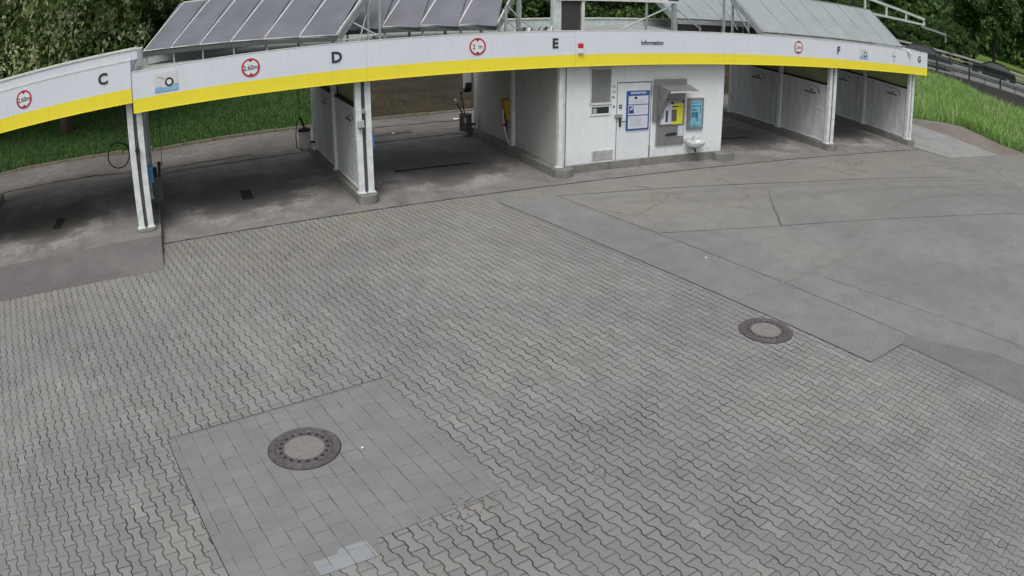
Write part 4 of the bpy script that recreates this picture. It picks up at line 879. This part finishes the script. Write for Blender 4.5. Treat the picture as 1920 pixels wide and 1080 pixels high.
k_ = len(T); m.add(vs, [(i*k_+j, (i+1)*k_+j, (i+1)*k_+j+1, i*k_+j+1) for i in range(ns) for j in range(k_-1)])
m.build('grass_bank', M['lawn'], smooth=True, **S)
def blades(pts, hmin, hmax, w, lean=.35):
    P = np.array(pts); n = len(P); h = nrg.uniform(hmin, hmax, n); a = nrg.uniform(0, 6.283, n); ww = w*nrg.uniform(.6, 1.3, n)
    dx, dy = np.cos(a)*ww, np.sin(a)*ww; lx = nrg.normal(0, lean, n)*h; ly = nrg.normal(0, lean, n)*h
    V = np.empty((n, 5, 3)); V[:, 0] = P-np.c_[dx, dy, 0*dx]; V[:, 1] = P+np.c_[dx, dy, 0*dx]
    mid = P+np.c_[lx*.35, ly*.35, h*.6]; V[:, 2] = mid+np.c_[dx, dy, 0*dx]*.75; V[:, 3] = mid-np.c_[dx, dy, 0*dx]*.75; V[:, 4] = P+np.c_[lx, ly, h]
    b = (np.arange(n)*5)[:, None]; F4 = (b+np.array([[0, 1, 2, 3]])).tolist(); F3 = (b+np.array([[3, 2, 4]])).tolist(); return V.reshape(-1, 3), F4, F3
def blade_obj(name, pts, hmin, hmax, w, mat, **tags):
    V, F4, F3 = blades(pts, hmin, hmax, w); me = bpy.data.meshes.new(name); me.from_pydata(V.tolist(), [], F4+F3); me.materials.append(mat)
    ob = bpy.data.objects.new(name, me); sc.collection.objects.link(ob)
    for a_, v_ in tags.items(): ob[a_] = v_
pts = []
for i in range(46000):
    s = rng.uniform(0, len(inner)-1.001); t = rng.uniform(0, 1.06)
    x, y, z = bank_f(s, t); pts.append((x, y, z-.02))
blade_obj('tall_grass', pts, .20, .72, .022, M['grass_tall'], kind='stuff')
tp = []
for i in range(2600):
    s = rng.uniform(0, len(inner)-1.001); t = rng.uniform(0, 1.06); x, y, z = bank_f(s, t)
    if math.sin(x*1.3)*math.sin(y*1.1+x*.4) > -.2: tp.append((x, y, z-.02))
blade_obj('seeding_grass', tp, .55, 1.0, .014, veg('pale_seed_heads', (.30, .34, .16), (.55, .52, .32), (.36, .40, .18)), kind='stuff')
pts = []
for i in range(52000):
    u = rng.uniform(-13, 5.6); v = kerb_v(u)+.15+abs(rng.gauss(0, 1))*4.2
    if rng.random() < .5 or math.sin(u*1.9+v)*math.sin(v*1.3+u*.5) > -.55: pts.append((u, v, hb(u, v)-.01))
blade_obj('lawn_grass', pts, .05, .17, .016, M['grass_short'], kind='stuff')
pts = []
for i in range(900):
    u = rng.uniform(5, 30); v = 24.2+abs(rng.gauss(0, 1))*4.5
    if math.sin(u*1.1+v*.7) > .1: pts.append((u, v, hb(u, v)-.01))
blade_obj('sparse_grass', pts, .05, .22, .02, M['grass_short'], kind='stuff')

# ------------------------------------------------------------------ trees and shrubs
def leaf_mesh(name, blobs, n, size, mats, seed, pale=0., flat=.5):
    g = np.random.default_rng(seed); B = np.array(blobs); wts = (B[:, 3]**2); wts = wts/wts.sum()
    idx = g.choice(len(B), n, p=wts); c = B[idx, :3]; r = B[idx, 3]
    d = g.normal(size=(n, 3)); d /= np.linalg.norm(d, axis=1)[:, None]; rr = r*(g.uniform(.35, 1.0, n)**.45)*(1+.12*np.sin(d[:, 0]*7+seed)*np.cos(d[:, 2]*6))
    P = c+d*rr[:, None]*np.array([1, 1, .82]); s = size*g.uniform(.55, 1.35, n)
    a = g.normal(size=(n, 3)); a /= np.linalg.norm(a, axis=1)[:, None]; b = np.cross(a, g.normal(size=(n, 3))); b /= np.linalg.norm(b, axis=1)[:, None]
    V = np.empty((n, 4, 3)); V[:, 0] = P-a*s[:, None]; V[:, 1] = P-b*s[:, None]*flat; V[:, 2] = P+a*s[:, None]; V[:, 3] = P+b*s[:, None]*flat
    me = bpy.data.meshes.new(name); me.from_pydata(V.reshape(-1, 3).tolist(), [], (np.arange(n*4).reshape(n, 4)).tolist())
    for m_ in mats: me.materials.append(m_)
    if pale: me.polygons.foreach_set('material_index', (g.random(n) < pale).astype(int).tolist())
    return me
def clump_mesh(name, blobs, nclump, per, size, mat_i_pale, mats, seed, base_n, base_size):
    """crown = plain leaves plus hanging clusters of pale leaves near the outside"""
    me0 = leaf_mesh('tmp', blobs, base_n, base_size, mats, seed, 0, .55); g = np.random.default_rng(seed+1)
    n0 = len(me0.vertices); co0 = np.empty(n0*3); me0.vertices.foreach_get('co', co0); bpy.data.meshes.remove(me0)
    B = np.array(blobs); idx = g.integers(0, len(B), nclump); d = g.normal(size=(nclump, 3)); d[:, 2] = d[:, 2]*.6; d /= np.linalg.norm(d, axis=1)[:, None]
    C = B[idx, :3]+d*B[idx, 3][:, None]*g.uniform(.85, 1.12, nclump)[:, None]*np.array([1, 1, .82])
    C = np.repeat(C, per, 0); n = len(C); P = C+g.normal(size=(n, 3))*np.array([.09, .09, .20]); s_ = size*g.uniform(.6, 1.3, n)
    a = g.normal(size=(n, 3))*np.array([.6, .6, 1.2]); a /= np.linalg.norm(a, axis=1)[:, None]; b = np.cross(a, g.normal(size=(n, 3))); b /= np.linalg.norm(b, axis=1)[:, None]
    V = np.empty((n, 4, 3)); V[:, 0] = P-a*s_[:, None]; V[:, 1] = P-b*s_[:, None]*.5; V[:, 2] = P+a*s_[:, None]; V[:, 3] = P+b*s_[:, None]*.5
    allv = np.vstack([co0.reshape(-1, 3), V.reshape(-1, 3)]); nf = len(allv)//4
    me = bpy.data.meshes.new(name); me.from_pydata(allv.tolist(), [], np.arange(nf*4).reshape(nf, 4).tolist())
    for m_ in mats: me.materials.append(m_)
    me.polygons.foreach_set('material_index', [0]*(n0//4)+[1]*n); return me
def crown_blobs(r, h0, h1, n, seed):
    g = random.Random(seed); out = []
    for i in range(n):
        z = g.uniform(h0, h1); f = (z-h0)/(h1-h0); rad = r*math.sqrt(max(.1, 1-(2*f-.9)**2*.8)); a_ = g.uniform(0, 6.28); q = rad*g.uniform(.2, .8)
        out.append((q*math.cos(a_), q*math.sin(a_), z, r*g.uniform(.28, .48)))
    return out
def trunk_mesh(r, h, seed, lean=.05):
    g = random.Random(seed); m = MB(); p = [(0, 0, -.3), (lean*h*.3, 0, h*.3), (lean*h*.5, .1, h*.65), (lean*h, 0, h)]
    m.tube(p, [r*1.25, r, r*.7, r*.25], 10)
    for i in range(6):
        a_ = g.uniform(0, 6.28); z = h*g.uniform(.35, .8); L = h*g.uniform(.2, .35); m.tube([(lean*z, .05, z), (math.cos(a_)*L*.6, math.sin(a_)*L*.6, z+L*.5), (math.cos(a_)*L, math.sin(a_)*L, z+L*.9)], [r*.4, r*.25, r*.08], 6)
    return m
def make_tree(name, label, loc, leafme, trunk, barkm, cat, group, scale=1, rot=0):
    t = bpy.data.objects.new(name, None); sc.collection.objects.link(t); t.location = loc; t.scale = (scale,)*3; t.rotation_euler = (0, 0, rot)
    t['label'] = label; t['category'] = cat; t['group'] = group
    c = bpy.data.objects.new('crown', leafme); sc.collection.objects.link(c); c.parent = t
    if isinstance(trunk, MB):
        me = bpy.data.meshes.new('trunk'); me.from_pydata(trunk.v, [], trunk.f); me.materials.append(barkm); me.polygons.foreach_set('use_smooth', [True]*len(me.polygons))
    else: me = trunk
    b = bpy.data.objects.new('trunk', me); sc.collection.objects.link(b); b.parent = t
    return t, me
# big pale-flowering tree on the left
lf = clump_mesh('crown_pale', crown_blobs(5.2, 3.1, 12, 40, 3), 2600, 14, .085, 1, [M['leaf'], M['leaf_pale']], 3, 40000, .12)
T1, tm1 = make_tree('flowering_tree', 'pale-flowering tree with pinkish trunk on the left lawn', (-3.95, 27.8, hb(-3.95, 27.8)), lf, trunk_mesh(.24, 9, 3), M['bark'], 'tree', 'flowering trees on the lawn')
make_tree('flowering_tree', 'pale-flowering tree cut off by the left edge of the photo', (-10.6, 29.0, hb(-10.6, 29)), lf, tm1, M['bark'], 'tree', 'flowering trees on the lawn', .95, 2.1)
# dark shrubs and trees in a belt behind
sh = [leaf_mesh('foliage_shrub', crown_blobs(2.3, .7, 5.2, 16, 20+i), 9000, .12, [M['leaf_dark'], M['leaf']], 20+i, .25, .6) for i in range(3)]
tk = [trunk_mesh(.10, 4, 30+i) for i in range(3)]; tks = [None]*3
words = ['behind the pale-flowering tree', 'behind the leftmost solar array', 'behind letter D', 'behind the 2 m sign', 'behind the roof shaft', 'above the roof parapet', 'behind the roof sign frame', 'behind the right solar arrays', 'behind bay G']
k = 0
for i, u in enumerate(np.linspace(-17, 34, 18)):
    v = 36.0+1.2*math.sin(i*2.3)-(1.5 if u > 8 else 0); j = i % 3; az = u
    o, me = make_tree('dark_shrub', 'dark shrub %s of the belt behind the lane, %s' % (['leftmost', 'second from left', 'third from left', 'fourth from left', 'fifth from left', 'sixth from left', 'seventh from left', 'eighth from left', 'ninth from left', 'ninth from right', 'eighth from right', 'seventh from right', 'sixth from right', 'fifth from right', 'fourth from right', 'third from right', 'second from right', 'rightmost'][i], 'bushy to the ground' if j else 'with loose crown'), (float(u), v, hb(u, v)-.1), sh[j], tks[j] or tk[j], M['darkbark'], 'shrub', 'shrub belt behind the lane', 1.0+.12*math.sin(i*1.7), i*1.3)
    tks[j] = me
# taller trees behind the belt
tl = [leaf_mesh('crown_tree', crown_blobs(4.2, 3, 13, 30, 40+i), 20000, .20, [M['leaf_dark'], M['leaf']], 40+i, .4, .6) for i in range(2)]
tt = [trunk_mesh(.28, 10, 50), trunk_mesh(.22, 9, 51)]; tts = [None, None]
ordn = ['leftmost', 'second from left', 'third from left', 'fourth from left', 'middle', 'fifth from right', 'fourth from right', 'third from right', 'second from right', 'rightmost']
for i, u in enumerate(np.linspace(-20, 42, 10)):
    v = 44+1.5*math.sin(i*1.9); o, me = make_tree('tall_tree', 'tall leafy tree, %s of the row behind the shrub belt' % ordn[i], (float(u), v, 0.3), tl[i % 2], tts[i % 2] or tt[i % 2], M['darkbark'], 'tree', 'tall trees behind the shrub belt', 1.0+.1*math.sin(i*2.1), i*.9); tts[i % 2] = me

# ------------------------------------------------------------------ road bridge on the right
P0 = Vector((45.6, 25.6)); dr = Vector((.485, -.875)).normalized(); nr = Vector((-dr.y, dr.x))   # along / across (away)
def rp(s, w, z): q = P0+dr*s+nr*w; return (q.x, q.y, z)
def quad(m, s0, s1, w0, w1, z0, z1, mi=0): m.add([rp(s, w, z) for s in (s0, s1) for w in (w0, w1) for z in (z0, z1)], [(0, 1, 3, 2), (4, 6, 7, 5), (0, 4, 5, 1), (2, 3, 7, 6), (0, 2, 6, 4), (1, 5, 7, 3)], mi)
m = MB(); quad(m, -60, 60, .35, 18.5, .55, 1.0); m.build('bridge_road', M['road'], **S)
br = thing('bridge_edge', 'dark bridge girder with galvanised guard rail and posts, right', 'bridge', rp(0, 0, 0))
m = MB(); quad(m, -60, 60, -.1, .34, -.1, 1.03); m.build('edge_girder', M['bridge_steel'], br)
m = MB(); quad(m, -60, 60, 5.5, 6.3, -2, .5); quad(m, -60, 60, 14, 15, -2, .5); m.build('abutment_wall', M['bridge_steel'], br)
m = MB(); quad(m, -60, 60, .62, .66, 1.40, 1.70); quad(m, -60, 60, .56, .70, 1.53, 1.57); m.build('guard_rail', M['rail'], br)
m = MB(); quad(m, -60, 60, .0, .10, 1.86, 1.96); quad(m, -60, 60, .03, .09, 1.34, 1.42); m.each('hand_rail', M['pole_dark'], br)
for i in range(-14, 15):
    s = i*2.6; m = MB(); quad(m, s, s+.14, -.03, .12, 1.0, 2.05); m.build('railing_post', M['pole_dark'], br)
    m = MB(); quad(m, s+1.3, s+1.45, .665, .78, 1.0, 1.65); m.build('guard_rail_post', M['rail'], br)
fr = thing('far_railing', 'pale railing with two bars on the far side of the bridge road', 'railing', rp(0, 18.6, 1))
m = MB(); quad(m, -60, 40, 18.6, 18.75, 1.60, 1.80); quad(m, -60, 40, 18.6, 18.66, 1.28, 1.36); m.each('bar', plain('pale_rail_paint', (.30, .31, .29), .6), fr)
m = MB()
for i in range(-25, 20): quad(m, i*2.0, i*2.0+.06, 18.6, 18.66, 1.0, 1.6)
m.each('upright', M['rail'], fr)
m = MB(); m.add([rp(-120, 18.5, .98), rp(120, 18.5, .98), rp(120, 200, 1.5), rp(-120, 200, 1.5)], [(0, 1, 2, 3)]); m.build('far_lawn', soil('bright_far_lawn', (.10, .17, .04), (.16, .24, .06), (.12, .18, .05)), **S)
# cars
def car(label, s, w, heading, paint, group='cars on the bridge road'):
    base = Vector(rp(s, w, 1.0)); t = thing('passing_car', label, 'car', tuple(base), group)
    hx = Vector((dr.x*heading, dr.y*heading, 0)); hy = Vector((-hx.y, hx.x, 0))
    def Q(x, y, z): return tuple(base+hx*x+hy*y+Vector((0, 0, z)))
    prof = [(-2.15, .35), (-2.2, .62), (-2.1, .92), (-1.35, 1.0), (1.0, .98), (1.85, .86), (2.15, .70), (2.2, .42), (2.1, .28), (-2.05, .28)]
    m = MB(); n = len(prof); vs = []
    for y, k_ in ((-.88, 0), (-.80, 1), (.80, 1), (.88, 0)):
        vs += [Q(x, y, z if k_ == 0 else z+.03*(z > .5)) for x, z in prof]
    fs = [(a*n+i, a*n+(i+1) % n, (a+1)*n+(i+1) % n, (a+1)*n+i) for a in range(3) for i in range(n)]+[tuple(range(n-1, -1, -1)), tuple(range(3*n, 4*n))]
    m.add(vs, fs); b = m.build('body', paint, t, smooth=False, bevel=.04)
    roof = [(-1.75, .98), (-1.15, 1.40), (-.3, 1.46), (.35, 1.40), (1.25, .96)]; n = len(roof); m = MB(); vs = []
    for y, sq in ((-.78, 0), (.78, 0)): vs += [Q(x, y*(1 if z < 1.1 else .82), z) for x, z in roof]
    m.add(vs, [tuple(range(n-1, -1, -1)), tuple(range(n, 2*n))]+[(i, i+1, n+i+1, n+i) for i in range(n-1)]+[(n-1, 0, n, 2*n-1)]); m.build('windows', M['carglass'], t)
    m = MB(); vs = [Q(x, y, z+.012) for y in (-.655, .655) for x, z in roof[1:4]]; m.add(vs, [(0, 1, 4, 3), (1, 2, 5, 4)])
    for y in (-.74, .74):
        for (xa, za), (xb, zb) in zip(roof, roof[1:]): m.beam(Q(xa, y*(1 if za < 1.1 else .87), za), Q(xb, y*(1 if zb < 1.1 else .87), zb), .07, .05)
    m.build('roof', paint, t)
    for x in (-1.35, 1.35):
        for y in (-.86, .86):
            wv = MB().tube([Q(x, y-.1, .32), Q(x, y+.1, .32)], .32, 18).build('wheel', M['black'], t)
            yy = y+(.105 if y > 0 else -.105); MB().tube([Q(x, yy-.01, .32), Q(x, yy+.01, .32)], .19, 12).build('rim', M['steel'], wv)
    for y in (-.62, .62): MB().beam(Q(2.08, y-.16, .70), Q(2.08, y+.16, .70), .14, .12).build('headlight', M['lamp'], t)
    MB().beam(Q(2.19, -.25, .45), Q(2.19, .25, .45), .02, .11).build('number_plate', M['white'], t)
    for y in (-.93, .93): MB().beam(Q(.75, y-.09, 1.0), Q(.75, y+.09, 1.0), .1, .12).build('wing_mirror', paint, t)
car('dark car just right of the fascia end, coming along the near lane', -3.6, 3.6, 1, M['carpaint2'])
car('dark car near the right edge of the photo', 2.4, 9.0, -1, M['carpaint'])
for i, (s, w_, sc_) in enumerate(((6, 42, 1), (11, 46, 1), (16, 50, 1))):
    pass
# parked vehicles far beyond, seen through the trunks
for s, w_, lb in ((14, 44, 'pale parked car, left of the two far beyond the bridge'), (22, 47, 'pale parked car, right of the two far beyond the bridge')):
    car(lb, s, w_, 1, plain('pale_car_paint', (.45, .48, .52), .3, .2), 'parked cars beyond the bridge')
# trees beyond the bridge
gt = [leaf_mesh('crown_far', crown_blobs(3.0, 1.2, 8.5, 22, 60+i), 9000, .24, [M['leaf'], M['leaf_dark']], 60+i, .45, .6) for i in range(2)]
ft = [trunk_mesh(.22, 6, 70), trunk_mesh(.3, 6, 71)]; fts = [None, None]
nm = ['first', 'second', 'third', 'fourth', 'fifth', 'sixth', 'seventh', 'eighth', 'ninth', 'tenth', 'eleventh', 'twelfth']
for i in range(12):
    s = -62+i*4.9; w_ = 27.5+2*math.sin(i*2.2); x, y, z = rp(s, w_, .9)
    o, me = make_tree('roadside_tree', 'mid-green roadside tree beyond the bridge, %s from the left' % nm[i], (x, y, z), gt[i % 2], fts[i % 2] or ft[i % 2], M['darkbark'], 'tree', 'trees along the far side of the bridge road', 1+.12*math.sin(i*1.3), i*1.1); fts[i % 2] = me
for i in range(14):
    s_ = -23+i*1.75; x, y, z = rp(s_, 20.4+.5*math.sin(i*1.9), .9)
    make_tree('roadside_shrub', 'green roadside shrub just beyond the far railing, %s from the left' % (nm+['thirteenth', 'fourteenth'])[i], (x, y, z), sh[i % 3], tks[i % 3], M['darkbark'], 'shrub', 'shrubs along the far railing of the bridge', .62+.1*math.sin(i*2.3), i*1.7)
hg = [leaf_mesh('crown_high', crown_blobs(3.6, 4.2, 11, 22, 80), 9000, .26, [M['leaf_dark'], M['leaf']], 80, .3, .6)]
ht = trunk_mesh(.19, 8, 81, 0); hme = None
for i, (s, w_, lb) in enumerate(((0.5, 31, 'slim dark-trunked tree left of the darkest trunk beyond the bridge'), (3.0, 27, 'tree with the darkest straight trunk beyond the bridge'), (8.0, 36, 'dark tree right of the darkest trunk, near the photo edge'), (15, 30, 'dark tree at the right edge of the photo beyond the bridge'))):
    x, y, z = rp(s, w_, .9); o, hme = make_tree('park_tree', lb, (x, y, z), hg[0], hme or ht, M['darkbark'], 'tree', 'high-crowned trees beyond the bridge', 1.0, i*1.9)
# backdrop of woodland far behind everything
m = []
g = np.random.default_rng(9)
bl = []
for a_ in np.linspace(10, 125, 90):
    r_ = 120+6*math.sin(a_*.7); bl.append((r_*math.cos(R(a_)), r_*math.sin(R(a_)), 5+2*math.sin(a_*.9), 7.5))
lw = leaf_mesh('distant_woodland', bl, 110000, .5, [M['leaf_dark'], M['leaf']], 91, .3, .6)
ob = bpy.data.objects.new('distant_woodland', lw); sc.collection.objects.link(ob); ob['kind'] = 'stuff'
# pale steel frame standing behind bay G
t = thing('steel_gantry', 'pale steel frame standing among the trees behind bay G', 'steel frame', (33, 24, 0))
MB().beam((28.0, 24, 4.20), (36.66, 24, 4.14), .12, .12).beam((29.5, 24, 5.05), (36.66, 24, 4.46), .12, .14).each('chord', M['parapet'], t)
for u in (30.6, 32.6, 34.6, 36.6): MB().box(u-.05, u+.05, 23.96, 24.04, 4.2, 4.5+max(0, (36.6-u))*.08).each('strut', M['dull_white'], t)
MB().beam((36.3, 24, 4.02), (39.4, 24, 3.84), .08, .12).build('side_arm', M['galv'], t)
MB().box(39.32, 39.4, 23.96, 24.04, 3.35, 3.8).build('drop_rod', M['galv'], t)
MB().box(28.2, 28.35, 23.94, 24.06, 0, 4.15).box(29.5, 29.62, 23.94, 24.06, 0, 5.05).each('leg', M['pole_dark'], t)
